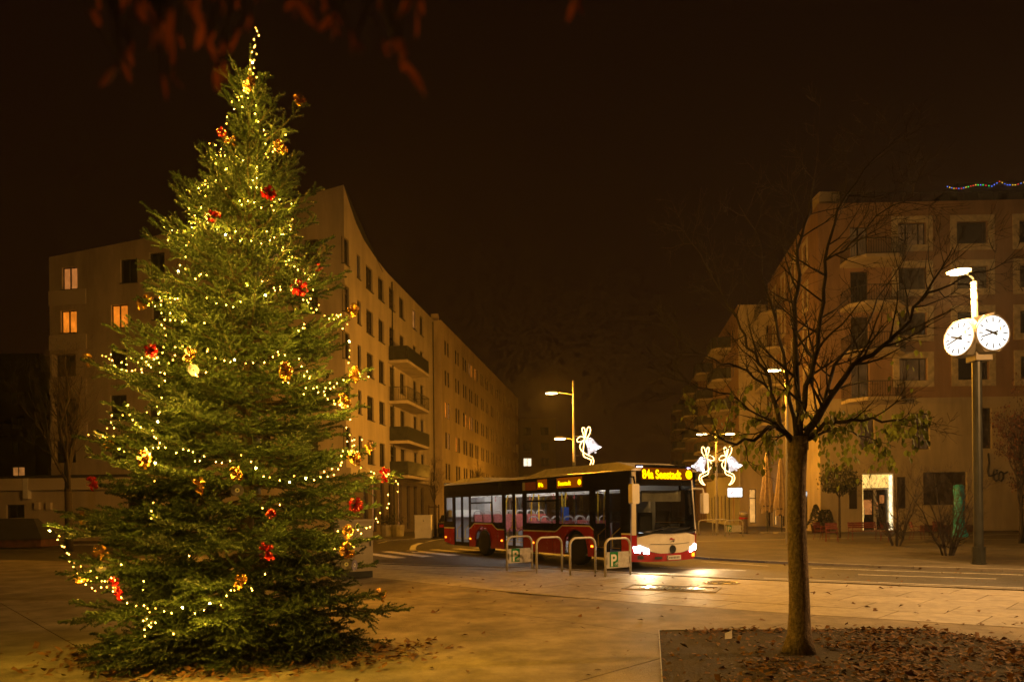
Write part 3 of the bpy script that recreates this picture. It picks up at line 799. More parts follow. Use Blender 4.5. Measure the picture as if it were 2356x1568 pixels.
# entrance: lit lining, transom, two glazed leaves with posters
e0, e1 = ENT[0], ENT[1]; EX = A.M(e0, 0, -.5); ew = e1 - e0
en = obj('entrance', (lambda b: (b.box((0, .02, 0), (ew, .10, .45), 'wall_pale'), b.mesh('entrance'))[1])(MB()), R1, M=Matrix.Translation(-c) @ EX)
b = MB(); b.box((.0, 2.95, .0), (ew, 3.86, .03), 'entrance_glow'); b.build('lit_transom', en)
b = MB(); b.box((ew - .08, .1, .06), (ew - .02, 3.8, .40), 'entrance_edge'); b.box((.02, .1, .06), (.06, 3.8, .46), 'entrance_glow'); b.build('light_strip', en)
for x in (0.12, ew / 2 + .02):
    w = ew / 2 - .2
    b = MB(); b.box((x, .1, .03), (x + .07, 2.9, .09), 'frame_pale'); b.box((x + w, .1, .03), (x + w + .07, 2.9, .09), 'frame_pale'); b.box((x + .07, 2.82, .03), (x + w, 2.9, .09), 'frame_pale'); b.box((x + .07, .1, .03), (x + w, .2, .09), 'frame_dark')
    dl = b.build('door', en); b = MB(); b.face([(x + .07, .2, .05), (x + w, .2, .05), (x + w, 2.82, .05), (x + .07, 2.82, .05)], 'glass_dark'); b.build('pane', dl)
    b = MB(); b.tube([(x + .15, .9, .14), (x + .15, 1.6, .14)], .02, 'steel', 6); b.build('handle', dl)
for x, y, w, h in ((.2, 1.15, .62, 1.0), (1.02, 1.5, .22, .5), (1.35, 1.9, .3, .55)):
    b = MB(); b.box((x, y, .055), (x + w, y + h, .062), 'lit_peach'); b.build('poster', en)
for u0, u1 in ((1954, 1971), (2064, 2082)):
    a0, a1 = su(A, u0), su(A, u1); b = MB(); b.box((0, 0, .003), (a1 - a0, 2.1, .06), 'frame_dark', A.M(a0, 1.55)); b.build('menu_board', R1, loc=-c)
LEO = (((1908, 362), (1914, 450), (1905, 535), (1915, 566), (1945, 560)), ((1938, 566), (1985, 545), (1988, 515), (1965, 505), (1952, 540), (1956, 590), (1978, 612), (2004, 592)), ((2022, 525), (2000, 545), (2002, 600), (2024, 612), (2042, 585), (2040, 540), (2022, 525), (2050, 545), (2082, 528)))
for st_l in LEO:
    pp = []
    for x, y in st_l:
        a_, z_ = A.uv((3100 + x / 2.24) / 1.7386, (1650 + y / 2.24) / 1.7386); pp.append(A.p(a_, z_, .05))
    b = MB(); b.tube(pp, .058, 'ink', 6); b.build('letter_stroke', R1, loc=-c)
b = MB(); b.box((-.4, 0, .004), (1.2, .12, .05), 'wall_band', A.M(e1 + .5, 1.2)); b.build('sill_band', R1, loc=-c)

# coloured fairy string on the roof railing
fs = empty('roof_light_string', (36, 46.9, 22.5), label='string of tiny coloured lights along the roof terrace top right', cat='light string')
pts = [at(u, v, 47.0) - Vector((36, 46.9, 22.5)) for u, v in ((2180, 428), (2195, 432), (2212, 432), (2228, 428), (2245, 424), (2262, 424), (2282, 427), (2300, 416), (2318, 424), (2336, 424), (2356, 418), (2380, 414))]
b = MB(); b.tube(pts, .012, 'wire_green', 4); b.build('cable', fs)
bm_ = [(lambda b: (b.lathe([(.012, -.03), (.028, 0), (.012, .03)], 'tiny%d' % i, 6), b.mesh('bulb'))[1])(MB()) for i in range(4)]
k = 0
for p, q in zip(pts, pts[1:]):
    for t in range(3): obj('bulb', bm_[random.randrange(4)], fs, loc=p.lerp(q, t / 3) - Vector((0, 0, .04))); k += 1

# ---------------------------------------------------------------- white-lit house further down on the right
c = Vector((24, 90, 0))
RH = empty('balcony_apartment_house', c, label='apartment house with stacked balconies further down the right side of street', cat='building')
S2 = Fac((31.5, 135), (20.9, 62.6)); A2 = Fac((20.9, 62.6), (23.5, 62.6))
hs = []
for z in (17.5, 14.5, 11.5, 8.4, 5.2):
    a = 1.5
    while a < S2.L - 2: hs.append([a, a + 1.1, z - .3, z + 1.4]); a += 3.4
a = 2
while a < S2.L - 1.6: hs.append([a, a + 1.0, .2, 3.0]); a += 2.4
b = MB(); wall(b, S2, -.1, lambda a: 20.3, hs, lambda a, z: 'wall_terra' if z > 8 or a < S2.L - 22 else 'wall_white', .2); b.build('street_wall', RH, loc=-c)
for i, h in enumerate(hs): window(RH, c, S2, h, 'single', 'lit_orange' if h[2] < 1 and h[0] > S2.L - 16 and int(h[0] / 2.4) % 3 == 1 else 'lit_faint' if random.random() < .06 else 'glass_dark', rec=.16)
b = MB(); wall(b, A2, -.1, lambda a: 20.3, [[.9, 1.5, .3, 3.4]], lambda a, z: 'wall_pale', .2); b.build('end_wall', RH, loc=-c)
window(RH, c, A2, [.9, 1.5, .3, 3.4], 'tall', 'lit_amber')
volume(RH, c, [(20.9, 62.6), (26, 62.6), (36, 135), (31.5, 135)], -.1, 20.28, 'wall_terra', skip=(0, 3))
for z in (17.3, 14.3, 11.3, 8.3, 5.1):
    for a in (S2.L - 8, S2.L - 20, S2.L - 34, S2.L - 50): balcony(RH, c, S2, a, a + 4.2, z, 1.8, 'wall_pale', 'panel', .5)
b = MB(); b.box((-.5, 0, .003), (2.0, 4.0, .12), 'wall_white', S2.M(S2.L - 1.6, 3.6)); b.build('corrugated_panel', RH, loc=-c)
# projecting light box with red cube mark
sgn = empty('light_box_sign', at(1691, 1132, 62.3), 0.0, label='white backlit box sign with red cube mark above the street', cat='sign')
w, h = .66, .41
b = MB(); b.box((-w, 0.002, -h), (w, .22, h), 'metal_post'); b.build('sign_case', sgn)
b = MB(); b.box((-w + .02, -.02, -h + .02), (w - .02, 0, h - .02), 'sign_glow'); b.build('sign_face', sgn)
mat('logo_red', (.75, .05, .06), .5, emit=.9, ecol=(.9, .10, .10))
for k in range(3):
    a = PI / 2 + k * 2 * PI / 3 + PI / 3; r_ = .15; ct = Vector((-.30, -.026, 0))
    p = lambda an, rr: ct + Vector((math.cos(an) * rr, 0, math.sin(an) * rr))
    b = MB(); b.face([p(a, .02), p(a - PI / 3, r_), p(a, r_ * 1.0), p(a + PI / 3, r_)][::-1], 'logo_red'); b.build('logo_facet', sgn)
b = MB(); b.box((.58, .22, -.3), (.64, .31, -.2), 'metal_dark'); b.box((.58, .22, .2), (.64, .31, .3), 'metal_dark'); b.build('sign_arm', sgn)
# ================================================================== city bus turning in
TH = R(-58.586)
bus = empty('city_bus', (-1.80, 29.71, ZR + .015), TH, label='red and cream city bus with black window band and lit amber destination display', cat='bus')
HW = 1.275; LEN = 12.1
mat('blue_box', (.03, .10, .50), .4); mat('canvas_pale', (.34, .32, .24), .9)
def roofz(y): return 2.80 + .13 * (1 - (abs(y) / HW) ** 4)
# ---- side walls: polygons in (s, z)
AX = (3.4, 9.3); AR = .60
def side_parts(sgn):
    """sgn -1: door side (seen), +1: far side"""
    def X(off=0.0):   # local (s,z,out) -> bus
        return Matrix(((1, 0, 0, 0), (0, 0, sgn, sgn * (HW + off)), (0, 1, 0, 0), (0, 0, 0, 1)))
    pl = MB(); bl = MB(); cr_ = MB()
    doors = [(.94, 2.28), (4.97, 6.28), (10.18, 11.45)] if sgn < 0 else []
    def belt(s):      # top of the red skirt, arching over the wheels
        z = 1.02
        for a in AX:
            d = abs(s - a)
            z = max(z, 1.02 + .20 * max(0, min(1, (1.05 - d) / .35)))
        return z
    segs = []; s0 = .0
    for d0, d1 in doors + [(LEN - .28, LEN)]:
        segs.append((s0, d0)); s0 = d1
    for a, b_ in segs:
        pl, cr_ = MB(), MB()
        ss = sorted(set([a, b_] + [x for ax in AX for x in np.arange(ax - 1.1, ax + 1.11, .1) if a < x < b_]))
        for p, q in zip(ss, ss[1:]):
            zb = []
            for s in (p, q):
                z = .30 + (max(0, .9 - s) * .14 if s < .9 else 0)
                for ax in AX:
                    d = abs((p + q) / 2 - ax)
                    if d < AR: dd = min(abs(s - ax), AR); z = max(z, .48 + math.sqrt(max(0, AR * AR - dd * dd)))
                zb.append(z)
            pl.prism([(p, zb[0]), (q, zb[1]), (q, belt(q) - .03), (p, belt(p) - .03)], .012, 'red_paint', X(-.012))
            cr_.prism([(p, belt(p) - .03), (q, belt(q) - .03), (q, belt(q) + .012), (p, belt(p) + .012)], .016, 'cream_paint', X(-.012))
            bl.prism([(p, belt(p) + .012), (q, belt(q) + .012), (q, 1.27), (p, 1.27)], .010, 'black_paint', X(-.012))
        pl.build('side_skirt', bus); cr_.build('trim_line', bus)
    # wheel-arch lips
    for ax in AX:
        lip = [(ax + (AR + .05) * math.cos(t), .48 + (AR + .05) * math.sin(t)) for t in np.linspace(R(8), R(172), 14)]
        lp2 = MB(); lp2.tube([X() @ Vector((a, b_, .012)) for a, b_ in lip], .022, 'red_paint', 6); lp2.build('arch_lip', bus)
    # glazed band: pillars and header
    wins = ([(.12, .78), (2.42, 4.04), (4.14, 4.84), (6.50, 8.24), (8.42, 10.00)] if sgn < 0 else [(.3, 1.9), (2.0, 3.9), (4.0, 5.9), (6.0, 7.9), (8.0, 9.8), (9.95, 11.4)])
    opens = sorted(wins + doors)
    s0 = 0.0
    for a, b_ in opens + [(LEN - .28, LEN)]:
        if a > s0: bl.prism([(s0, 1.27), (a, 1.27), (a, 2.26), (s0, 2.26)], .012, 'black_paint', X(-.012))
        s0 = b_
    bl.prism([(0, 2.26), (LEN - .28, 2.26), (LEN - .28, 2.78), (0, 2.78)], .012, 'black_paint', X(-.012))
    nm = 'side_wall'
    bl.build('window_band', bus)
    for a, b_ in wins:
        zl = 1.25 if b_ < 9 else 1.30; g = MB(); g.face([X(-.016) @ Vector(p) for p in ((a, zl, 0), (b_, zl, 0), (b_, 2.27, 0), (a, 2.27, 0))], 'pane_clear' if b_ < 9 else 'pane_tint'); w = g.build('window', bus)
        if sgn < 0 and (a in (2.42, 6.50)):
            f = MB(); f.box((a, 1.98, -.004), (b_, 2.04, .006), 'black_paint', X(0)); f.build('vent_bar', w)
    for d0, d1 in doors:
        dr = MB(); m = (d0 + d1) / 2
        for x0, x1 in ((d0, m - .012), (m + .012, d1)):
            f = MB(); t = .06
            f.box((x0, .30, -.05), (x1, .46, -.012), 'black_paint', X()); f.box((x0, 2.28, -.05), (x1, 2.42, -.012), 'black_paint', X())
            f.box((x0, .46, -.05), (x0 + t, 2.28, -.012), 'black_paint', X()); f.box((x1 - t, .46, -.05), (x1, 2.28, -.012), 'black_paint', X())
            dl = f.build('door', bus)
            g = MB(); g.face([X() @ Vector(p) for p in ((x0 + t, .46, -.03), (x1 - t, .46, -.03), (x1 - t, 2.28, -.03), (x0 + t, 2.28, -.03))], 'pane_clear' if d0 < 9 else 'pane_tint'); g.build('pane', dl)
            g = MB(); g.tube([X() @ Vector(p) for p in ((x0 + .12, .62, -.09), (x0 + .10, .95, -.10), (x1 - .1, 1.2, -.09))], .016, 'yellow_rail', 6); g.build('grab_rail', dl)
            g = MB(); g.box((x0 + .02, .58, -.08), (x1 - .02, .60, -.05), 'yellow_rail', X()); g.build('edge_strip', dl)
    return X
mat('yellow_rail', (.80, .52, .02), .4)
mat('seat_red', (.34, .05, .05), .7); mat('seat_pink', (.34, .085, .08), .75, var=.25, scale=14); mat('grey_panel', (.36, .36, .37), .6, var=.06); mat('floor_grey', (.13, .13, .14), .7); mat('ceiling_white', (.70, .70, .70), .6, var=.03)
XR = side_parts(-1); side_parts(1)
# side marker lamps
for i, s in enumerate((.16, 2.36, 4.82, 6.92, 10.12)):
    b = MB(); b.box((s - .05, .58, .002), (s + .05, .64, .02), 'marker_orange', XR(0)); b.build('marker_lamp', bus)
for s_ in (.55, 4.5, 7.2, 8.05, 8.5):
    b = MB(); b.box((s_ - .006, .34, .001), (s_ + .006, .98, .0025), 'ink', XR(0)); b.build('panel_gap', bus)
b = MB(); b.box((.94, .48, .001), (.95, .5, .002), 'ink', XR(0)); b = None
# ---- roof
b = MB(); n = 14; ys = [HW * math.sin(PI / 2 * t) for t in np.linspace(-1, 1, n)]
prof = [(-HW, 2.78)] + [(y, roofz(y)) for y in ys] + [(HW, 2.78)]
v = [(x, y, z) for x in (0.0, LEN - .2) for y, z in prof]; k = len(prof)
b.raw(v, [(i, i + 1, k + i + 1, k + i) for i in range(k - 1)] + [tuple(range(k)), tuple(range(2 * k - 1, k - 1, -1))], 'cream_paint'); b.build('roof', bus, smooth=True)
def pod(s0, s1, hw, z0, z1, tl, tr, name):
    b = MB(); v = []
    for s, zz, w in ((s0, z0, hw), (s0 + tl, z1, hw - .1), (s1 - tr, z1, hw - .1), (s1, z0, hw)):
        v += [(s, -w, zz), (s, w, zz)]
    for s, w in ((s0, hw), (s1, hw)): pass
    b.raw(v + [(s0 + .1, -hw - .06, 2.80), (s0 + .1, hw + .06, 2.80), (s1 - .1, -hw - .06, 2.80), (s1 - .1, hw + .06, 2.80)],
          [(0, 1, 3, 2), (2, 3, 5, 4), (4, 5, 7, 6), (0, 2, 4, 6, 10, 8), (1, 9, 11, 7, 5, 3), (0, 8, 9, 1), (6, 7, 11, 10)], 'cream_paint'); b.build(name, bus)
pod(6.3, 11.9, 1.12, 2.86, 3.07, 1.0, .9, 'roof_fairing'); pod(.3, 3.6, 1.08, 2.86, 3.02, .7, .8, 'roof_unit')
# ---- rear
b = MB(); b.box((-.02, -HW + .01, .45), (.0, HW - .01, 1.05), 'red_paint'); b.box((-.02, -HW + .01, 1.053), (.0, HW - .01, 2.9), 'black_paint'); b.build('rear_wall', bus)
for y in (-1.22, 1.15):
    b = MB(); b.box((-.035, y - .02, .75), (-.021, y + .06, 1.25), 'marker_red'); b.build('tail_lamp', bus)
# ---- front: curved face, (y, z) patches
def fx(y, z): return LEN - .26 * (abs(y) / HW) ** 3.2 - max(0, z - 1.0) * .07 - max(0, .55 - z) * .12
def patch(y0f, y1f, z0, z1, m, off=0.0, ny=14, nz=6, name='x', parent=None):
    v = []; 
    for j in range(nz + 1):
        for i in range(ny + 1):
            t = i / ny; zz0 = z0(t) if callable(z0) else z0; zz1 = z1(t) if callable(z1) else z1
            z = zz0 + (zz1 - zz0) * j / nz; a = y0f(z) if callable(y0f) else y0f; c_ = y1f(z) if callable(y1f) else y1f
            y = a + (c_ - a) * t; v.append((fx(y, z) + off, y, z))
    f = [(j * (ny + 1) + i, j * (ny + 1) + i + 1, (j + 1) * (ny + 1) + i + 1, (j + 1) * (ny + 1) + i) for j in range(nz) for i in range(ny)]
    b = MB(); b.raw(v, f, m); return b.build(name, parent or bus, smooth=True)
sm = lambda t: 1 - abs(2 * t - 1)         # 0 at sides, 1 mid
hwz = lambda z: HW - .02 - max(0, z - 1.0) * .045
patch(lambda z: -hwz(z), hwz, lambda t: .24 - 0.02 * sm(t), lambda t: .60 - .15 * min(1, sm(t) * 1.6), 'red_paint', 0, 18, 4, 'front_bumper')
patch(-1.12, 1.12, lambda t: .60 - .15 * min(1, sm(t) * 1.6) - .0, lambda t: 1.02 - .10 * (1 - min(1, sm(t) * 2.2)), 'cream_paint', .004, 18, 6, 'front_mask')
for s in (-1, 1):
    a, b_ = (-hwz(1), -1.12) if s < 0 else (1.12, hwz(1)); patch(a, b_, .595, 1.0, 'red_paint', .0, 3, 4, 'corner_panel')
    pz = (lambda z: -hwz(z), lambda z: -hwz(z) + .11) if s < 0 else (lambda z: hwz(z) - .11, hwz)
    patch(pz[0], pz[1], .98, 2.80, 'cream_paint', .012, 3, 12, 'corner_pillar')
patch(lambda z: -hwz(z) + .10, lambda z: hwz(z) - .10, 2.36, 2.95, 'black_paint', 0, 14, 4, 'display_panel')
patch(lambda z: -hwz(z) + .10, lambda z: hwz(z) - .10, lambda t: .96 - .02 * sm(t), 2.36, 'pane_screen', -.004, 16, 8, 'windscreen')
b = MB(); b.tube([(fx(y, 1.02) + .02, y, 1.03 + .04 * abs(y)) for y in np.linspace(-1.1, 1.1, 12)], .035, 'black_paint', 6); b.build('screen_sill', bus)
def fM(y, z, off=.012):
    dy = .02; nx = Vector((1, -(fx(y + dy, z) - fx(y - dy, z)) / (2 * dy), .05)).normalized(); ex = Vector((0, 0, 1)).cross(nx).normalized(); ey = nx.cross(ex)
    return frame(Vector((fx(y, z), y, z)) + nx * off, ex, ey, nx)
# destination display
dm = text_mesh('84a Seestadt', .31, 'led_amber', .004, 'LEFT', 0, .007)
dp = [o for o in bus.children if o.name.startswith('display_panel')][0]
b = MB(); b.box((-.98, -.03, -.004), (.98, .30, 0), 'led_halo', fM(0, 2.56, .008)); b.build('display_halo', dp)  # glowing sheet stands in for the light spread around the letters
obj('lettering', dm, dp, M=fM(0, 2.56, .018) @ Matrix.Translation((-.97, .0, 0)) @ Matrix.Diagonal((.94, 1.15, 1, 1)))
b = MB(); b.lathe([(.13, 0), (.13, .006)], 'led_amber', 20, fM(0, 2.56, .016) @ Matrix.Translation((.83, .13, 0))); ud = b.build('symbol_disc', dp)
obj('lettering', text_mesh('U', .2, 'ink', .002), dp, M=fM(0, 2.56, .026) @ Matrix.Translation((.83, .06, 0)))
for s, txt, sz in ((7.28, '84a', .20), (8.42, 'Seestadt', .20)):
    pm_ = text_mesh(txt, sz, 'led_amber', .003, 'LEFT', 0, .004)
    sd = MB(); sd.box((s - .08, 2.40, .0135), (s + (.5 if len(txt) < 4 else 1.25), 2.72, .02), 'led_halo', XR(0)); so = sd.build('side_display', bus)
    obj('lettering', pm_, so, M=XR(.024) @ Matrix.Translation((s, 2.48, 0)))
b = MB(); b.lathe([(.085, 0), (.085, .005)], 'led_amber', 16, XR(.022) @ Matrix.Translation((9.55, 2.55, 0))); b.build('symbol_disc', so)
b = MB(); b.box((6.45, 2.38, .013), (7.12, 2.66, .018), 'logo_red2', XR(0)) if False else b.box((6.45, 2.38, .013), (7.12, 2.66, .018), 'seat_red', XR(0)); b.box((6.28, 2.38, .013), (6.44, 2.66, .018), 'grey_panel', XR(0)); b.build('side_badge', bus)
# head lamps
for s in (-1, 1):
    yy = 1.0 * s
    b = MB(); v = []
    for (dy, z) in ((-.21, .44), (.19, .50), (.23, .66), (.05, .68), (-.20, .58)):
        y = yy + dy * s; v.append((fx(y, z) + .014, y, z))
    f = tuple(range(5)) if s > 0 else tuple(reversed(range(5))); b.raw(v, [f], 'head_glow'); hl_ = b.build('headlight', bus)
    for en_, pit, cone, yaw in ((480, -1, 120, -18),):
        lt = bpy.data.lights.new('headlight_beam', 'SPOT'); lt.energy = en_; lt.color = (1.0, .68, .32); lt.spot_size = R(cone); lt.spot_blend = 1.0; lt.shadow_soft_size = .07
        lo = bpy.data.objects.new('headlight_beam', lt); COL.objects.link(lo); lo.parent = hl_
        lo.matrix_local = Matrix.Translation((LEN + .10, yy, .58)) @ Matrix.Rotation(R(yaw), 4, 'Z') @ Matrix.Rotation(R(-90 - pit), 4, 'Y')
    b = MB(); b.box((-.09, -.05, 0), (.09, .05, .008), 'marker_orange' if s > 0 else 'metal_dark', fM(1.02 * s, .36, .006)); b.build('fog_lamp', bus)
    b = MB(); b.box((-.08, -.018, 0), (.08, .018, .02), 'marker_violet', fM(.95 * s, 2.885, .004)); b.build('marker_lamp', bus)
# plate, marks and emblem
b = MB(); b.box((-.27, -.06, 0), (.27, .06, .012), 'sign_white', fM(.12, .32, .01)); pl_ = b.build('number_plate', bus)
b = MB(); b.box((-.27, -.06, .0125), (-.235, .06, .015), 'blue_plate', fM(.12, .32, .01)) if False else b.box((-.265, -.055, .0125), (-.23, .055, .015), 'ink', fM(.12, .32, .01)); b.build('plate_band', pl_)
b = MB()
for k in range(7): b.box((-.19 + k * .06, -.032, .0125), (-.155 + k * .06, .030, .014), 'metal_dark', fM(.12, .32, .01))
b.build('plate_characters', pl_)
b = MB(); b.box((-.42, -.035, 0), (-.14, .035, .006), 'metal_dark', fM(-.18, .33, .006)); b.build('air_grille', bus)
E0 = fM(.05, .56, .02)
b = MB(); ring = [E0 @ Vector((.105 * math.cos(a), .105 * math.sin(a), 0)) for a in np.linspace(0, 2 * PI, 25)[:-1]]; b.tube(ring, .014, 'ink', 6, closed=True)
for k in range(3):
    a = PI / 2 + k * 2 * PI / 3; b.prism([(math.cos(a) * .1, math.sin(a) * .1), (math.cos(a + 2.2) * .022, math.sin(a + 2.2) * .022), (math.cos(a - 2.2) * .022, math.sin(a - 2.2) * .022)], .008, 'ink', E0)
b.lathe([(.1, -.012), (.1, -.008)], 'metal_dark', 20, E0); b.build('front_emblem', bus)
LG = fM(.03, .82, .016)
b = MB(); b.prism([(-.10, .01), (-.06, .06), (.02, .06), (.0, .03), (.11, .03), (.09, .01)], .004, 'red_paint', LG); b.prism([(-.09, -.06), (.03, -.01), (.11, -.01), (.05, -.06), (.02, -.03), (-.02, -.05)], .004, 'ink', LG); b.build('front_logo', bus)
b = MB(); b.tube([(fx(y, .72) + .012, y, .70 + .03 * abs(y)) for y in np.linspace(-.75, .75, 10)], .007, 'metal_dark', 5); b.build('mask_crease', bus)
# wipers
for y0, y1 in ((-.95, -.15), (.0, .8)):
    b = MB(); b.tube([(fx(y0, 1.08) + .05, y0, 1.06), (fx(y1, 1.2) + .04, y1, 1.16)], .014, 'ink', 5); b.build('wiper', bus)
# mirrors
b = MB(); b.tube([(LEN - .35, -1.2, 2.62), (LEN + .05, -1.42, 2.58), (LEN + .10, -1.42, 2.35)], .03, 'black_paint', 6); mo = b.build('mirror_arm', bus)
b = MB(); b.prism([(-.13, -.36), (-.10, -.40), (.10, -.40), (.13, -.36), (.13, .10), (.10, .14), (-.10, .14), (-.13, .10)], .16, 'cream_paint', frame((LEN - .02, -1.42, 2.25), (0, 1, 0), (0, 0, 1), (1, 0, 0))); b.build('mirror_housing', mo)
b = MB(); b.tube([(LEN - .35, 1.2, 2.3), (LEN - .1, 1.4, 2.28), (LEN - .08, 1.42, 2.1)], .03, 'cream_paint', 6); mo = b.build('mirror_arm', bus)
b = MB(); b.prism([(-.11, -.42), (-.08, -.46), (.08, -.46), (.11, -.42), (.11, .10), (.08, .14), (-.08, .14), (-.11, .10)], .14, 'cream_paint', frame((LEN - .15, 1.44, 2.02), (0, 1, 0), (0, 0, 1), (1, 0, 0))); b.build('mirror_housing', mo)
# wheels
wm = MB(); Wx = Matrix.Rotation(R(90), 4, 'X'); wm.lathe([(.30, -.13), (.46, -.14), (.485, -.10), (.485, .10), (.46, .14), (.30, .13)], 'rubber', 28, Wx); tyre = wm.mesh('tyre', True)
wm = MB(); wm.lathe([(.30, -.10), (.28, -.02), (.20, .0), (.15, .10), (.10, .12), (.02, .12)], 'metal_dark', 24, Wx)
for k in range(8): a = k * PI / 4; wm.lathe([(.02, 0.0), (.02, .03)], 'steel', 6, Wx @ Matrix.Translation((.22 * math.cos(a), .22 * math.sin(a), 0)))
rim = wm.mesh('rim', True)
for ax in AX:
    for sg in (-1, 1):
        w = empty('wheel', (ax, sg * 1.10, .485)); w.parent = bus; obj('tyre', tyre, w); obj('rim', rim, w)
# ---- interior
b = MB(); b.box((.05, -1.22, .30), (LEN - .45, 1.22, .36), 'floor_grey'); b.build('floor', bus)
b = MB(); b.box((.05, -1.2, 2.56), (LEN - .6, 1.2, 2.60), 'ceiling_white'); b.build('ceiling', bus)
b = MB(); b.box((.06, -1.2, .37), (.10, 1.2, 2.5), 'grey_panel'); b.box((.12, .2, .37), (.9, 1.2, 2.5), 'grey_panel'); b.box((.11, -1.15, 1.45), (.5, .18, 1.75), 'ceiling_white'); b.build('rear_lining', bus)
b = MB(); b.box((.12, 1.215, .37), (LEN - .9, 1.235, 1.24), 'grey_panel'); b.box((.12, 1.20, 2.27), (LEN - .9, 1.23, 2.55), 'ceiling_white'); b.build('side_lining', bus)
for y in (-.55, .55):
    b = MB(); b.box((.4, y - .06, 2.535), (8.6, y + .06, 2.558), 'strip_white'); b.build('ceiling_light', bus)
b = MB(); b.box((9.2, -.5, 2.535), (9.9, -.42, 2.558), 'strip_white'); b.build('ceiling_light', bus)
sb = MB()
sb.box((0, -.21, .42), (.42, .21, .50), 'seat_pink'); sb.prism([(-.02, .46), (.06, .46), (-.05, 1.05), (-.09, 1.05)], .42, 'seat_pink', frame((0, .21, 0), (1, 0, 0), (0, 0, 1), (0, -1, 0)))
sb.prism([(-.03, .40), (-.0, .46), (-.10, 1.06), (-.14, 1.06)], .40, 'seat_red', frame((-.02, .20, 0), (1, 0, 0), (0, 0, 1), (0, -1, 0)))
sb.tube([(-.09, -.2, .98), (-.11, -.17, 1.14), (-.11, -.08, 1.20), (-.11, .08, 1.20), (-.11, .17, 1.14), (-.09, .2, .98)], .024, 'grey_panel', 6); sb.box((.1, -.05, .0), (.3, .05, .42), 'grey_panel'); seat = sb.mesh('seat')
for s in (.65, 1.5, 2.6, 3.3, 4.1, 6.6, 7.3, 8.0):
    for y in (-.98, -.52, .98, .52):
        if y < 0 and any(d0 - .45 < s < d1 + .1 for d0, d1 in ((.94, 2.28), (4.97, 6.28))): continue
        zz = .50 if s < 4.4 else .28
        obj('seat', seat, bus, loc=(s, y, zz))
b = MB(); b.box((.3, -1.2, .36), (4.5, -.95, .60), 'grey_panel') if False else b.box((2.4, -1.18, .37), (4.5, -.30, .61), 'grey_panel'); b.box((.9, .3, .37), (4.5, 1.2, .61), 'grey_panel'); b.build('seat_podium', bus)
for s, y in ((2.38, -.35), (2.38, .35), (4.6, -1.0), (4.9, .3), (6.35, -1.0), (6.4, .3), (7.4, -.3), (8.3, -1.05), (8.5, .25), (9.6, -.4), (4.15, -.4), (3.2, .32)):
    b = MB(); b.tube([(s, y, .37), (s, y, 1.4), (s + .02, y * .97, 2.0), (s + .05, y * .8, 2.55)], .022, 'yellow_rail', 8); b.build('grab_pole', bus)
for y in (-.42, .42):
    b = MB(); b.tube([(.6, y, 2.28), (9.8, y, 2.28)], .018, 'steel', 6); b.build('ceiling_rail', bus)
for s in (2.9, 3.8, 5.4, 6.9, 7.2, 7.7, 8.1):
    b = MB(); b.tube([(s, -.42, 2.28), (s, -.42, 2.14)], .01, 'seat_red', 4); b.tube([(s - .05, -.42, 2.13), (s + .05, -.42, 2.13), (s, -.42, 2.06)], .012, 'seat_red', 4, closed=True); b.build('hand_strap', bus)
b = MB(); b.box((7.35, -.42, 1.35), (7.50, -.20, 1.80), 'blue_box'); b.build('ticket_validator', bus) if 'blue_box' in MATS else None
b = MB(); b.box((8.85, -1.22, .37), (9.85, -.55, 1.28), 'black_paint'); b.box((8.85, .55, .37), (9.85, 1.2, 1.28), 'black_paint'); b.build('wheel_box', bus)
# driver's area
b = MB(); b.box((LEN - .95, -.35, .37), (LEN - .40, 1.15, .98), 'metal_dark'); b.box((LEN - .75, .1, .98), (LEN - .42, 1.1, 1.16), 'ink'); b.build('dashboard', bus)
b = MB(); Wm = Matrix.Translation((LEN - .95, .62, 1.12)) @ Matrix.Rotation(R(-25), 4, 'Y'); b.tube([Wm @ Vector((.22 * math.cos(a), .22 * math.sin(a), 0)) for a in np.linspace(0, 2 * PI, 21)[:-1]], .016, 'ink', 6, closed=True); b.tube([Wm @ Vector((-.21, 0, 0)), Wm @ Vector((.21, 0, 0))], .014, 'ink', 5); b.build('steering_wheel', bus)
b = MB(); b.box((LEN - 1.95, .0, .37), (LEN - 1.90, 1.2, 2.2), 'grey_panel'); b.build('cab_partition', bus)
b = MB(); b.box((LEN - .62, -.55, 1.92), (LEN - .60, 1.0, 2.24), 'canvas_pale'); b.build('sun_blind', bus)
b = MB(); b.box((LEN - 1.75, .36, .8), (LEN - 1.3, .88, .9), 'ink'); b.box((LEN - 1.8, .36, .9), (LEN - 1.7, .88, 1.6), 'ink'); b.build('driver_seat', bus)
b = MB(); b.box((LEN - .52, .95, 1.04), (LEN - .50, 1.08, 1.14), 'green_glow'); b.build('dash_lamp', bus)
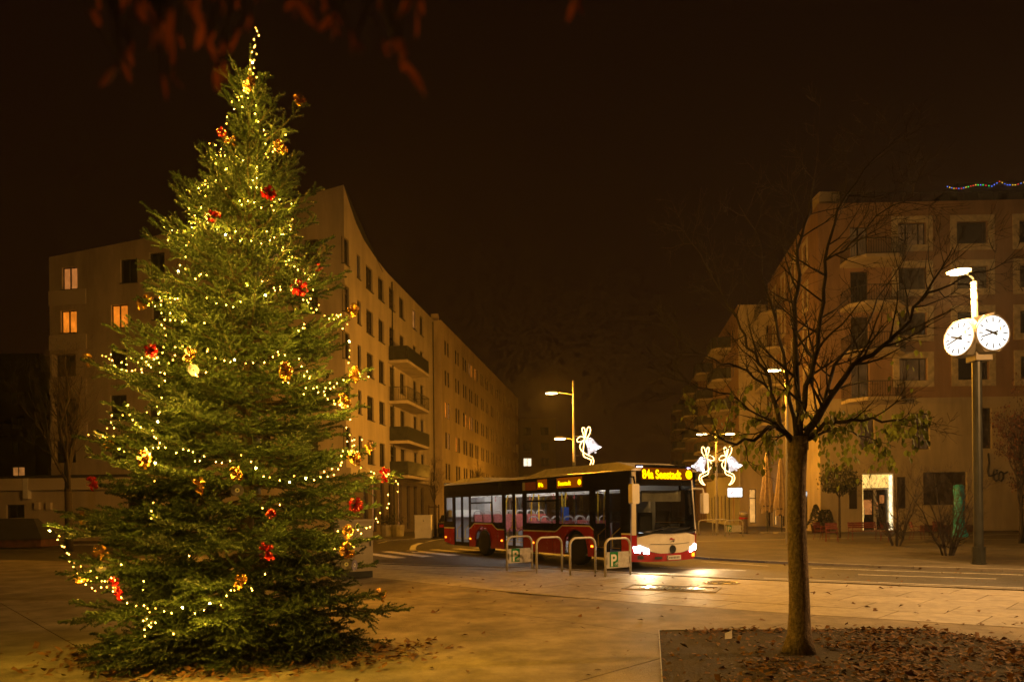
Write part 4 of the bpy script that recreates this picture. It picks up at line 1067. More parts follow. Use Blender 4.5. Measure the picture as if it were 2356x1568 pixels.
# ================================================================== street furniture
WARM = (1.0, .38, .022)
def lamp_light(parent, loc, energy, col=WARM, size=.18, spot=None):
    lt = bpy.data.lights.new('lamp_light', 'SPOT' if spot else 'POINT'); lt.energy = energy; lt.color = col; lt.shadow_soft_size = size
    if spot: lt.spot_size = R(spot); lt.spot_blend = .6
    lo = bpy.data.objects.new('lamp_light', lt); COL.objects.link(lo); lo.parent = parent; lo.location = loc; return lo
def lamp_head(b, p, d, L=.75, w=.30, g='lamp_glow'):
    """flat lantern reaching from p in direction d; lens below"""
    d = Vector(d).normalized(); s = Vector((-d.y, d.x, 0)); u = Vector((0, 0, 1))
    def ringp(t, ww, z): return [p + d * (L * t) + s * ww + u * z, p + d * (L * t) - s * ww + u * z]
    top = [p + d * (L * t) + s * (w * k) * sg + u * h for t, k, h in ((0, .25, .06), (.35, .5, .12), (.8, .45, .10), (1, .2, .03)) for sg in (1, -1)]
    bot = [p + d * (L * t) + s * (w * k) * sg for t, k in ((0, .28), (.35, .55), (.8, .5), (1, .22)) for sg in (1, -1)]
    v = top + bot
    f = [(0, 2, 3, 1), (2, 4, 5, 3), (4, 6, 7, 5), (8, 9, 11, 10), (10, 11, 13, 12), (12, 13, 15, 14)]
    for a in (0, 2, 4): f += [(a, a + 8, a + 10, a + 2), (a + 1, a + 3, a + 11, a + 9)]
    f += [(0, 1, 9, 8), (6, 14, 15, 7)]
    b.raw(v, f, 'metal_post')
def lens(b, p, d, L=.75, w=.30, g='lamp_glow', dz=-.006):
    d = Vector(d).normalized(); s = Vector((-d.y, d.x, 0)); X = frame(p + d * (L * .52) + Vector((0, 0, dz - .035)), d, s, (0, 0, 1))
    b.lathe([(.05, -.03), (.5, 0), (.5, .035)], g, 14, X @ Matrix.Diagonal((L * .92, w * .98, 1, 1)))
def street_lamp(base, h, heads, label, mat_low='metal_dark', joint=None, r0=.09, col=WARM, aim=None, glow='lamp_glow', group='street lamps around the plaza'):
    """heads: (arm height, arm length, direction angle, watts)"""
    t = empty('street_lamp', base, label=label, cat='street lamp', group=group)
    b = MB(); j = joint or .9
    b.tube([(0, 0, 0), (0, 0, .25)], r0 + .03, mat_low, 12); b.tube([(0, 0, .25), (0, 0, j)], r0, mat_low, 12); b.build('post_base', t, smooth=False)
    b = MB(); b.tube([(0, 0, j), (0, 0, h)], [r0 * .8, r0 * .55], 'metal_post', 12); b.build('post', t)
    for z, al, an, wt in heads:
        d = Vector((math.cos(an), math.sin(an), 0))
        b = MB(); b.tube([Vector((0, 0, z - .12)), d * (al * .5) + Vector((0, 0, z - .02)), d * al + Vector((0, 0, z + .03))], .028, 'metal_post', 8); ar = b.build('arm', t)
        b = MB(); lamp_head(b, d * al + Vector((0, 0, z)), d); hd = b.build('lamp_head', t)
        b = MB(); lens(b, d * al + Vector((0, 0, z)), d, g=glow); b.build('lens', hd)
        if wt: lo = lamp_light(hd, d * (al + .4) + Vector((0, 0, z - .22)), wt, col, spot=None if aim is None else 128)
        if wt and aim is not None:
            v_ = Vector(aim) - (Vector(base) + Vector(lo.location)); lo.rotation_euler = v_.to_track_quat('-Z', 'Y').to_euler()
    return t
def ground(u, Y): return Vector(((u - CX) / FPX * Y, Y, 0))
lb = ground(1321.5, 42); lb.z = 0
SL1 = street_lamp(lb, 9.6, [(8.85, .95, PI, 4400), (6.05, .45, PI, 700)], 'tall street lamp with bell ornament rising behind the bus roof', joint=4.6)
SL2 = street_lamp(ground(1812, 31.5), 8.1, [(8.0, .2, PI * 1.0, 2700)], 'pale lamp post half hidden behind the bare tree trunk', 'metal_post', joint=3.0, r0=.10)
SL3 = street_lamp(ground(1649, 45.5), 7.0, [(6.62, .55, PI, 1200), (6.62, .55, 0, 1200)], 'double-armed street lamp carrying a pair of lit bells', 'metal_post', joint=2.6)
SL4 = street_lamp(Vector((-11.6, 31.0, 0)), 8.3, [(8.1, .6, PI * 1.3, 2400)], 'added street lamp lighting the corner house, hidden behind the Christmas tree', 'metal_dark', joint=8, glow='lit_dim')  # added lamp, out of sight, to light the corner house front
SL5 = street_lamp(Vector((-4.75, 12.7, 0)), 6.9, [(6.7, .3, PI * .5, 1600)], 'added plaza lamp hidden right behind the Christmas tree', 'metal_dark', joint=6.6, col=(1.0, .36, .008), aim=(6.5, 9.5, 0), glow='lit_dim')  # added to light the plaza; dim lens keeps it hidden behind the fir
SL9 = street_lamp(Vector((-6.0, -7.5, 0)), 8.3, [(8.1, .6, PI * .4, 500)], 'added unseen plaza lamp behind the viewer', 'metal_dark', joint=4)  # added unseen fill for the overhanging leaves
SL8 = street_lamp(Vector((15.6, 8.6, 0)), 8.3, [(8.1, .6, PI * .75, 6000)], 'added street lamp out of view on the near pavement at right', 'metal_dark', joint=4, col=(1.0, .48, .14), aim=(7.5, 15.5, 0))  # added outside the view, aimed to brighten slabs and bus front
SL6 = street_lamp(Vector((2.0, 76.0, 0)), 4.9, [(4.7, .5, 0, 2300)], 'added far street lamp down the left, hidden by the bus', 'metal_dark', joint=2)  # added to light the long row house, kept low behind the bus
SL7 = street_lamp(Vector((15.2, 80.0, 0)), 4.9, [(4.7, .5, PI, 1600)], 'added far street lamp down the right, hidden by the bus', 'metal_dark', joint=2)  # another added street light, kept low out of sight

# ---- lit bell decorations on lamp posts
def bell_ornament(loc, s, flip, label):
    t = empty('bell_ornament', loc, label=label, cat='light decoration', group='lit bell decorations on lamp posts')
    f = -1 if flip else 1
    X = lambda x, z, y=0: Vector((f * x * s, y * s, z * s))
    b = MB(); b.tube([X(0, .95), X(.25, .95), X(.25, .05), X(0, .05)], .012, 'metal_post', 5); b.build('bracket', t)
    def rope(pts, nm, r_=.024):
        cv = []; n = len(pts)
        for i in range(n - 1):
            p0, p1, p2, p3 = (Vector(pts[max(0, min(n - 1, i + k))]) for k in (-1, 0, 1, 2))
            for q in range(5):
                tt = q / 5; cv.append(.5 * ((2 * p1) + (p2 - p0) * tt + (2 * p0 - 5 * p1 + 4 * p2 - p3) * tt * tt + (3 * p1 - p0 - 3 * p2 + p3) * tt ** 3))
        cv.append(Vector(pts[-1]))
        b = MB(); b.tube([X(p.x, p.y) for p in cv], r_, 'rope_gold', 6); b.build(nm, t)
    rope([(.44, .86), (.34, 1.15), (.32, 1.32), (.40, 1.36), (.46, 1.20), (.46, .90)], 'bow_loop'); rope([(.46, .9), (.52, 1.2), (.60, 1.38), (.70, 1.34), (.68, 1.1), (.52, .84)], 'bow_loop')
    rope([(.46, .86), (.25, .95), (.08, .82), (.10, .70), (.3, .72), (.46, .84)], 'bow_loop')
    rope([(.46, .84), (.28, .66), (.20, .45), (.34, .22), (.62, .05), (.80, -.05), (.84, -.28), (.72, -.48), (.55, -.56)], 'ribbon'); rope([(.40, .78), (.38, .5), (.36, .2), (.40, .0), (.62, -.10), (.74, -.2), (.66, -.42), (.55, -.56)], 'ribbon')
    b = MB(); Bx = Matrix.Translation(X(.58, .86)) @ Matrix.Rotation(f * R(-28), 4, 'Y')
    prof = [(.02, .0), (.16, -.05), (.22, -.2), (.26, -.42), (.33, -.62), (.42, -.74)]
    bs = .92 * s
    for ring in range(len(prof) - 1):
        (r0, z0), (r1, z1) = prof[ring], prof[ring + 1]; nn = 12
        for k in range(nn):
            a0, a1 = 2 * PI * k / nn, 2 * PI * (k + 1) / nn
            pp = [Vector((r_ * math.cos(a) * bs, r_ * math.sin(a) * bs, z * bs)) for r_, z, a in ((r0, z0, a0), (r0, z0, a1), (r1, z1, a1), (r1, z1, a0))]
            cc = sum(pp, Vector()) / 4
            b.face([Bx @ (cc + (q - cc) * .97) for q in pp], 'bell_white' if (k * 7 + ring * 3) % 5 in (0, 2) else 'bell_mesh')
    b.build('bell', t)
    b = MB(); b.lathe([(.01, -.08), (.07, -.03), (.07, .03), (.01, .08)], 'bell_mesh', 10, Bx @ Matrix.Translation((0, 0, -.82 * bs))); b.build('clapper', t)
    return t
lightmat('bell_mesh', (.95, .80, .76), .9)
bell_ornament(Vector((lb.x + .1, lb.y - .15, 4.92)), 1.3, False, 'lit bell with bow on the tall lamp behind the bus')
l3 = ground(1649, 45.5)
bell_ornament(Vector((l3.x - .08, l3.y - .12, 3.95)), 1.3, True, 'left one of the two lit bells on the double-armed lamp')
bell_ornament(Vector((l3.x + .08, l3.y - .12, 3.95)), 1.3, False, 'right one of the two lit bells on the double-armed lamp')

# ---- post clock with lantern
cb = gp(2252, 1297); cb = Vector((cb.x, cb.y, 0))
CK = empty('post_clock', cb, label='dark post carrying two round lit clock faces and a lantern', cat='street clock')
b = MB(); b.tube([(0, 0, 0), (0, 0, .5)], .17, 'metal_dark', 16); b.tube([(0, 0, .5), (0, 0, 5.8)], .125, 'metal_dark', 16); b.build('post', CK, smooth=False)
b = MB(); b.tube([(0, 0, .02), (0, 0, .05)], .2, 'metal_dark', 16); b.build('base_collar', CK)
b = MB(); b.tube([(-.02, 0, 6.6), (-.05, 0, 8.0)], .085, 'metal_post', 14); b.tube([(-.05, 0, 8.0), (-.10, -.02, 8.12), (-.32, -.06, 8.24)], .026, 'metal_dark', 8); b.build('upper_post', CK)
hd = empty('lantern', (-.55, -.1, 8.27)); hd.parent = CK
b = MB(); b.lathe([(.30, 0), (.28, .04), (.17, .09), (.05, .12)], 'metal_post', 20); b.build('shade', hd)
b = MB(); b.lathe([(.12, -.07), (.22, -.045), (.275, -.004)], 'lamp_glow', 20); b.build('lens', hd)
lamp_light(hd, (-.15, -.1, -.5), 2700, (1.0, .52, .14))
def clock_face(o, n, label_part):
    n = Vector(n).normalized(); ex = Vector((0, 0, 1)).cross(n).normalized(); Fm = frame(o, ex, (0, 0, 1), n)
    root = empty('clock', (0, 0, 0)); root.parent = CK; root.matrix_local = Fm
    r_ = .49
    b = MB(); oc = [(r_ * 1.13 * math.cos(PI / 8 + k * PI / 4), r_ * 1.13 * math.sin(PI / 8 + k * PI / 4)) for k in range(8)]; b.prism(oc, .30, 'metal_post', Matrix.Translation((0, 0, -.36))); b.build('casing', root)
    b = MB(); b.tube([(r_ * math.cos(a), r_ * math.sin(a), -.04) for a in np.linspace(0, 2 * PI, 37)[:-1]], .022, 'metal_post', 6, closed=True); b.build('rim', root)
    b = MB(); b.lathe([(r_ - .01, -.05), (r_ - .01, -.03)], 'clock_glow', 36); b.build('dial', root)
    for k in range(12):
        a = k * PI / 6; L0 = .36 if k % 3 else .33; X = Matrix.Rotation(-a, 4, 'Z')
        b = MB(); b.box((-.014, L0 - .03, -.028), (.014, .43, -.022), 'ink', X); b.build('hour_mark', root)
    for an, L1, w, tail in ((291, .25, .034, .13), (252, .39, .024, .14)):
        b = MB(); b.prism([(-w, -tail), (w, -tail), (w * .6, L1), (-w * .6, L1)], .006, 'ink', Matrix.Rotation(-R(an), 4, 'Z') @ Matrix.Translation((0, 0, -.02 if w > .03 else -.012))); b.build('clock_hand', root)
    b = MB(); b.box((.20, .08, -.028), (.235, .17, -.024), 'logo_amber'); b.build('dial_mark', root)
    lt = bpy.data.lights.new('dial_light', 'SPOT'); lt.energy = 60; lt.color = (1, .95, .88); lt.spot_size = R(150); lt.shadow_soft_size = .3
    lo = bpy.data.objects.new('dial_light', lt); COL.objects.link(lo); lo.parent = root; lo.location = (0, 0, .05); lo.rotation_euler = (PI, 0, 0)
mat('logo_amber', (.8, .38, .02), .5, emit=.8)
zc = 6.42
clock_face(Vector((-.52, .02, zc)), (-.98, -.24, 0), 'left'); clock_face(Vector((.17, -.46, zc + .03)), (.08, -1, 0), 'right')
b = MB(); b.box((-.16, -.22, 5.75), (.30, .22, 6.9), 'metal_post'); b.prism([(-.34, .48), (.26, .62), (-.02, .10)], .02, 'plastic_white', frame((.0, -.36, zc), (1, 0, 0), (0, 0, 1), (0, -1, 0))); b.build('clock_bracket', CK)

# ---- bicycle racks
def hoop_mesh(w, h, r_=.03, m='galvanised'):
    b = MB(); c_ = .2; pts = [(0, 0, 0), (0, 0, h - c_)] + [(c_ - c_ * math.cos(t), 0, h - c_ + c_ * math.sin(t)) for t in np.linspace(0, PI / 2, 7)[1:]] + [(w - c_ + c_ * math.sin(t), 0, h - c_ + c_ * math.cos(t)) for t in np.linspace(0, PI / 2, 7)] + [(w, 0, 0)]
    b.tube(pts, r_, m, 10); return b.mesh('hoop', True)
def bike_sign(parent, w, loc_z=.20, left=.03):
    b = MB(); b.box((.06, -.012, loc_z), (w - .06, .012, loc_z + .40), 'galvanised'); pn = b.build('sign_panel', parent)
    b = MB()
    for x in (.028, w - .075):
        for z in (loc_z + .02, loc_z + .28): b.box((x, -.02, z), (x + .05, .02, z + .07), 'galvanised')
    b.build('clamp', parent)
    b = MB(); b.box((.14, -.018, loc_z + .03), (.42, -.0125, loc_z + .40), 'sign_green'); gr = b.build('green_plate', pn)
    Xp = frame((.16, -.021, loc_z + .06), (1, 0, 0), (0, 0, 1), (0, -1, 0))
    b = MB(); obj('lettering', text_mesh('P', .40, 'sign_white', .001, 'LEFT', 0, .012), gr, M=Xp)
    for cx in (.165, .245):
        b.tube([Xp @ Vector((cx + .030 * math.cos(a), .03 + .030 * math.sin(a), .001)) for a in np.linspace(0, 2 * PI, 13)[:-1]], .0045, 'sign_white', 4, closed=True)
    for p, q in (((.165, .03), (.19, .075)), ((.19, .075), (.235, .075)), ((.235, .075), (.245, .03)), ((.165, .03), (.21, .03)), ((.21, .03), (.235, .075)), ((.21, .03), (.185, .085)), ((.245, .03), (.23, .095)), ((.23, .095), (.215, .095))):
        b.tube([Xp @ Vector((*p, .001)), Xp @ Vector((*q, .001))], .0045, 'sign_white', 4)
    b.build('bicycle_symbol', gr)
hm = hoop_mesh(.86, .93)
rk = [((1167, 1312), (1225, 1308), True, 'bicycle hoop with green parking plate nearest the bus rear wheel'), ((1235, 1318), (1295, 1313), False, 'plain steel bicycle hoop, second from the bus rear'),
      ((1312, 1322), (1371, 1318), False, 'plain steel bicycle hoop, third from the bus rear'), ((1393, 1326), (1452, 1322), True, 'bicycle hoop with green parking plate below the bus front door')]
a0, a1 = gp(1167, 1312), gp(1393, 1326)
for i, (l_, r_, sg, lab) in enumerate(rk):
    p = gp(*l_, .004); q = gp(*r_, .004); an = math.atan2(q.y - p.y, q.x - p.x)
    t = empty('bicycle_rack', (p.x, p.y, .004), math.atan2(.50, .70), label=lab, cat='bicycle rack', group='bicycle racks beside the bus')
    obj('hoop', hm, t)
    if sg: bike_sign(t, .86)
hm2 = hoop_mesh(1.15, .95, .03)
for i, (u, lab) in enumerate(((1612, 'far bicycle hoop half hidden by the bus front corner'), (1655, 'far bicycle hoop at the foot of the bell lamp'), (1664, 'far bicycle hoop with small green plate beside the bin'))):
    p = (gp(1608, 1231), gp(1640, 1230), gp(1668, 1233))[i]
    t = empty('bicycle_rack', (p.x, p.y, 0), R((8, 12, 10)[i]), label=lab, cat='bicycle rack', group='bicycle racks across the street'); obj('hoop', hm2, t)
    if i == 2: bike_sign(t, 1.1, .25)

# ---- utility cabinets
p = gp(850, 1327)
t = empty('utility_cabinet', (-3.62, 17.35, 0), R(30), label='tall grey-beige utility cabinet standing just right of the Christmas tree', cat='cabinet')
mat('cab_beige', (.40, .35, .25), .55, var=.08)
b = MB(); b.box((-.95, -.2, .02), (.0, .22, .18), 'metal_dark'); b.build('plinth', t)
b = MB(); b.box((-.96, -.21, .18), (.01, .23, 1.40), 'cab_beige'); b.build('body', t)
b = MB(); b.box((-1.0, -.25, 1.40), (.05, .27, 1.47), 'cab_beige'); b.build('lid', t)
for x0, x1 in ((-.93, -.49), (-.46, -.02)):
    b = MB(); b.box((x0, -.222, .24), (x1, -.211, 1.36), 'cab_beige'); dd = b.build('door', t); b = MB(); b.box((x1 - .06, -.235, .8), (x1 - .03, -.223, .95), 'metal_dark'); b.build('handle', dd)
b = MB(); b.box((.0105, -.17, .24), (.02, .19, 1.34), 'cab_beige'); b.build('side_panel', t)
p = gp(973, 1237)
t = empty('white_utility_box', (p.x, p.y, 0), R(-4), label='white utility box on the pavement corner behind the bus rear', cat='cabinet')
b = MB(); b.box((-.5, 0, 0), (.5, .45, .30), 'plastic_white'); b.build('plinth', t)
b = MB(); b.box((-.51, -.01, .305), (.51, .46, 1.40), 'plastic_white'); bd = b.build('body', t)
b = MB(); b.box((.03, -.018, 1.02), (.06, -.011, 1.15), 'metal_dark'); b.build('lock', bd); b = MB(); b.box((-.53, -.03, 1.40), (.53, .48, 1.44), 'plastic_white'); b.build('lid', t)

# ---- planters by the house wall
for i, (u, lab) in enumerate(((890, 'leafy green shrub in a stone planter by the corner house'), (914, 'low concrete planter with sparse plant by the shop windows'))):
    p = ground(u, 46.5); t = empty('planter', p, label=lab, cat='planter')
    b = MB(); b.lathe([(.42, 0), (.5, .75), (.44, .76), (.42, .7)], 'kerb', 12); b.build('pot', t)
    n = 500 if i == 0 else 90; pts = np.stack([rng.normal(0, .38, n), rng.normal(0, .3, n), .75 + np.abs(rng.normal(.3, .28, n))], 1)
    V, T = leaf_scatter(pts, .13, '', .3, 1.0); obj('foliage', npmesh('foliage', V, T, ['leaf_dark']), t)

# ---- parked car peeking out behind the bus
p = Vector((-3.5, 44.5, ZR))
t = empty('parked_car', p, R(82), label='dark parked car half hidden behind the rear of the bus', cat='car')
b = MB(); prof = [(-2.1, .35), (2.1, .35), (2.15, .75), (1.9, .98), (1.1, 1.05), (.5, 1.45), (-1.1, 1.48), (-1.8, 1.08), (-2.12, .98)]
b.prism(prof, 1.7, 'black_paint', frame((0, .85, 0), (1, 0, 0), (0, 0, 1), (0, -1, 0))); b.build('body', t)
for s in (-.86, .86):
    b = MB(); b.box((-1.0, s - .008, 1.08), (.6, s + .008, 1.38), 'glass_dark'); b.build('side_window', t)
for y in (-.6, .6):
    b = MB(); b.box((-2.16, y - .14, .72), (-2.11, y + .14, .9), 'marker_red' if False else 'red_paint'); b.build('tail_lamp', t)
b = MB(); b.box((-2.16, -.26, .55), (-2.12, .26, .66), 'sign_white'); b.build('number_plate', t)
cw = MB(); cw.lathe([(.2, -.1), (.31, -.1), (.32, 0), (.31, .1), (.2, .1)], 'rubber', 18, Matrix.Rotation(R(90), 4, 'X')); cwm = cw.mesh('wheel')
for x in (-1.3, 1.35):
    for y in (-.78, .78): obj('wheel', cwm, t, loc=(x, y, .33))

# ---- litter bin
p = gp(1711, 1226); t = empty('litter_bin', (p.x, p.y, 0), label='round bronze litter bin with slanted lid and red band', cat='litter bin')
b = MB(); b.lathe([(.28, 0), (.28, .06)], 'metal_dark', 20); b.build('base', t)
b = MB()
for k in range(20):
    a = 2 * PI * k / 20; b.box((.26, -.034, .06), (.285, .034, 1.25), 'bin_brown', Matrix.Rotation(a, 4, 'Z'))
b.build('slats', t); b = MB(); b.lathe([(.255, .06), (.255, 1.24)], 'metal_dark', 20); b.build('liner', t)
b = MB(); b.lathe([(.292, .95), (.292, 1.05)], 'chair_red2', 20) if 'chair_red2' in MATS else b.lathe([(.292, .95), (.292, 1.05)], 'red_paint', 20); b.build('red_band', t)
b = MB(); b.lathe([(.30, 1.25), (.30, 1.32), (.27, 1.36)], 'metal_post', 20, Matrix.Translation((0, 0, .02)) @ Matrix.Shear('XY', 4, (0, 0)) @ Matrix(((1, 0, 0, 0), (0, 1, 0, 0), (0, .28, 1, 0), (0, 0, 0, 1)))); b.build('slanted_lid', t)

# ---- chairs and bench
def slat_seat(w, name):
    """metal slatted seat, width w along x, front at -y"""
    t = empty(name, (0, 0, 0)); m = 'chair_red'; h = .44
    for i in range(5):
        b = MB(); y = -.22 + i * .095; b.box((-w / 2, y, h + .01 * abs(i - 2)), (w / 2, y + .075, h + .022 + .01 * abs(i - 2)), m); b.build('seat_slat', t)
    for i in range(3):
        b = MB(); z = .60 + i * .105; b.box((-w / 2, .25 + i * .028, z), (w / 2, .27 + i * .028, z + .085), m); b.build('back_slat', t)
    for sx in (-1, 1):
        x = sx * (w / 2 - .02)
        b = MB(); b.tube([(x, -.20, h), (x + sx * .02, -.25, 0)], .014, m, 6); b.build('leg', t)
        b = MB(); b.tube([(x, .20, h), (x + sx * .02, .30, 0)], .014, m, 6); b.build('leg', t)
        b = MB(); b.tube([(x, .19, h - .01), (x, .27, .62), (x, .34, .90)], .014, m, 6); b.build('back_post', t)
        b = MB(); b.tube([(x, -.2, h), (x, -.19, .64), (x, .0, .67), (x, .27, .66)], .013, m, 6); b.build('armrest', t)
    return t
ch0 = slat_seat(.52, 'slatted_chair')
for i, (u, v, rz, lab) in enumerate(((1891, 1240.5, 30, 'slatted metal chair farther left, half behind another chair by the small tree'), (1914, 1245.6, -20, 'slatted metal chair in front of its neighbour by the round-crowned tree'), (2047, 1244, 10, 'slatted metal chair just right of the bench'),
        (2111, 1241, 75, 'slatted metal chair turned sideways between the two shrubs'), (2166, 1241, -5, 'slatted metal chair behind the larger bare shrub'))):
    o = ch0 if i == 0 else copy_tree(ch0); p = gp(u, v); o.location = (p.x, p.y, 0); o.rotation_euler = (0, 0, R(rz)); tag(o, lab, 'chair', 'slatted metal chairs on the far plaza')
bn = slat_seat(1.38, 'slatted_bench'); p = gp(1989, 1241.5); bn.location = (p.x, p.y, 0); bn.rotation_euler = (0, 0, R(-3)); tag(bn, 'dark red slatted metal bench facing the shop entrance side', 'bench')

# ---- closed parasols
def parasol(p, h, lab, ph):
    t = empty('closed_parasol', p, label=lab, cat='parasol', group='closed parasols by the shop')
    b = MB(); b.tube([(0, 0, 0), (0, 0, h)], .045, 'metal_dark', 8); b.build('pole', t)
    b = MB(); b.box((-.4, -.4, 0), (.4, .4, .10), 'kerb'); b.build('base', t)
    n = 40; v = []; f = []; prof = [(.05, h), (.09, h - .25), (.16, h - .9), (.24, h - 1.8), (.34, h - 2.7), (.42, h - 3.35), (.30, h - 3.55), (.33, h - 3.9)]
    for r_, z in prof:
        for k in range(n): a = 2 * PI * k / n; rr = r_ * (1 + .28 * math.sin(a * 8 + ph) * min(1, r_ / .15)); v.append((rr * math.cos(a), rr * math.sin(a), z - .08 * math.sin(a * 4 + ph) * (1 if z < h - 3 else 0)))
    for i in range(len(prof) - 1):
        for k in range(n): f.append((i * n + k, i * n + (k + 1) % n, (i + 1) * n + (k + 1) % n, (i + 1) * n + k))
    b = MB(); b.raw(v, f, 'canvas'); b.build('folded_canopy', t, smooth=True)
    b = MB(); b.tube([(.33 * math.cos(a), .33 * math.sin(a), h - 3.5) for a in np.linspace(0, 2 * PI, 17)[:-1]], .03, 'ink', 5, closed=True); b.build('tie_strap', t)
parasol(ground(1765, 45), 5.3, 'left one of two closed beige parasols near the shop', 0); parasol(ground(1798, 44), 5.1, 'right one of two closed beige parasols, next to the tree trunk', 1.3)

# ---- wrapped turquoise column
p = gp(2207, 1234); t = empty('wrapped_column', (p.x, p.y, 0), label='tall column wrapped in turquoise sheeting behind the larger shrub', cat='wrapped column')
n = 36; v = []; f = []; prof = [(.42, 0), (.40, .15), (.30, .45), (.26, .9), (.27, 1.3), (.25, 1.35), (.27, 1.9), (.25, 1.95), (.26, 2.4), (.24, 2.75), (.12, 2.82)]
for i, (r_, z) in enumerate(prof):
    for k in range(n): a = 2 * PI * k / n; rr = r_ * (1 + .09 * math.sin(a * 5 + z * 2) + .05 * math.sin(a * 11 - z * 5)); v.append((rr * math.cos(a), rr * math.sin(a), z))
for i in range(len(prof) - 1):
    for k in range(n): f.append((i * n + k, i * n + (k + 1) % n, (i + 1) * n + (k + 1) % n, (i + 1) * n + k))
b = MB(); b.raw(v, f + [tuple(range((len(prof) - 1) * n, len(prof) * n))], 'turquoise'); b.build('sheeting', t, smooth=True)
for z in (1.33, 1.93):
    b = MB(); b.tube([(.275 * math.cos(a), .275 * math.sin(a), z) for a in np.linspace(0, 2 * PI, 25)[:-1]], .018, 'ink', 5, closed=True); b.build('binding', t)

# ---- dark-roofed hut at the left edge
p = gp(40, 1258); t = empty('low_hut', (p.x - .6, p.y + .6, 0), R(8), label='low hut with dark sloping roof and red-brown base at the left edge', cat='hut')
b = MB(); b.box((-1.9, -.9, 0), (1.75, .9, .42), 'brick_red'); b.build('base', t)
b = MB(); b.raw([(-2.0, -1.0, .425), (1.85, -1.0, .425), (1.85, 1.0, .425), (-2.0, 1.0, .425), (-1.9, -.1, 1.5), (1.0, -.1, 1.5), (1.0, .3, 1.5), (-1.9, .3, 1.5)], [(0, 1, 5, 4), (1, 2, 6, 5), (2, 3, 7, 6), (3, 0, 4, 7), (4, 5, 6, 7), (3, 2, 1, 0)], 'roof_dark'); b.build('roof', t)
# ---- planting mound and low wall at the right edge
b = MB(); nx, ny = 24, 8; v = []
for j in range(ny + 1):
    for i in range(nx + 1):
        x = 31 + i * .55; y = 38.5 + j * .75; e = math.sin(PI * j / ny) * min(1, max(0, (i - 1) / 14)); v.append((x, y, -.02 + 2.1 * e + .12 * math.sin(x * 2.3 + y) * e))
f = [(j * (nx + 1) + i, j * (nx + 1) + i + 1, (j + 1) * (nx + 1) + i + 1, (j + 1) * (nx + 1) + i) for j in range(ny) for i in range(nx)]
b.raw(v, f, 'soil'); b.build('planted_mound', smooth=True, kind='structure')
p = ground(2170, 43.8); b = MB(); b.box((0, 0, 0), (3.4, .5, .45), 'brick_red'); b.build('low_wall', loc=(p.x - 1.2, p.y, 0), label='low brown wall along the shop front behind the chairs', cat='wall')
# ================================================================== bare trees, shrubs
def grow(out, p, d, L, r_, depth, rnd, droop=0.0, up=.12, wig=.22, kids=3, leafpts=None, tipz=None):
    n = max(3, int(L / .12) if depth < 2 else 3); pts = [p.copy()]; rad = [r_]; d = d.normalized(); st = L / n
    for i in range(n):
        d = (d + Vector((rnd.uniform(-wig, wig), rnd.uniform(-wig, wig), rnd.uniform(-wig, wig) + up - droop))).normalized() if True else d
        p = p + d * st; pts.append(p.copy()); rad.append(max(.0016, r_ * (1 - .82 * (i + 1) / n)))
    out.append((pts, rad, depth))
    if leafpts is not None and depth >= 2: leafpts += pts[1:]
    if depth >= 3: return
    for k in range(kids + (2 if depth == 0 else 0)):
        t = rnd.uniform(.25, .98); i = min(n, max(1, int(t * n))); b = pts[i]
        ax = (pts[i] - pts[i - 1]).normalized(); o = ax.orthogonal().normalized(); o = Matrix.Rotation(rnd.uniform(0, 2 * PI), 3, ax) @ o
        nd = (ax * rnd.uniform(.5, 1.0) + o * rnd.uniform(.5, .9)).normalized()
        grow(out, b, nd, L * rnd.uniform(.35, .6), max(.002, rad[i] * .62), depth + 1, rnd, droop, up, wig, kids, leafpts)
def branch_mesh(lines, m, base):
    b = MB()
    for pts, rad, dp in lines: b.tube([q - base for q in pts], rad, m, 8 if dp == 0 else 5 if dp == 1 else 3, caps=False)
    return b
def limb_from_px(pp, Ys):
    return [at(u, v, y) for (u, v), y in zip(pp, np.linspace(Ys[0], Ys[1], len(pp)))]
def follow(out, pts, r0, r1, rnd, kids=9, kl=.8, leafpts=None, up=.10):
    kids = int(kids * 1.35)
    n = len(pts); fine = []
    for i in range(n - 1):
        for t in range(3): q = pts[i].lerp(pts[i + 1], t / 3); fine.append(q + Vector((rnd.gauss(0, .012), rnd.gauss(0, .012), rnd.gauss(0, .012))))
    fine.append(pts[-1]); m = len(fine); rad = [r0 + (r1 - r0) * i / (m - 1) for i in range(m)]
    out.append((fine, rad, 0))
    for k in range(kids):
        i = min(m - 2, max(1, int(m * (.12 + .86 * (k + rnd.random()) / kids)))); ax = (fine[i + 1] - fine[i]).normalized(); o = Matrix.Rotation(rnd.uniform(0, 2 * PI), 3, ax) @ ax.orthogonal().normalized()
        grow(out, fine[i], ax * rnd.uniform(.4, .9) + o * .8, kl * rnd.uniform(.6, 1.25), max(.004, rad[i] * .55), 1, rnd, 0, up, .2, 4, leafpts)
rnd = random.Random(5)
tb = gp(1838, 1500); tb = Vector((tb.x, tb.y, 0)); TY = tb.y
BT = empty('bare_plaza_tree', tb, label='nearly leafless tree with straight trunk in the leaf-covered pit, right foreground', cat='tree')
tr = [tb + Vector((0, 0, z)) + Vector((.012 * math.sin(z * 3), 0, 0)) for z in np.linspace(0, 2.46, 13)]
b = MB(); b.tube([q - tb for q in tr], [.19, .132, .118, .112, .109, .107, .105, .103, .102, .101, .101, .106, .114], 'bark', 18); b.build('trunk', BT, smooth=True)
lines = []; lp_ = []
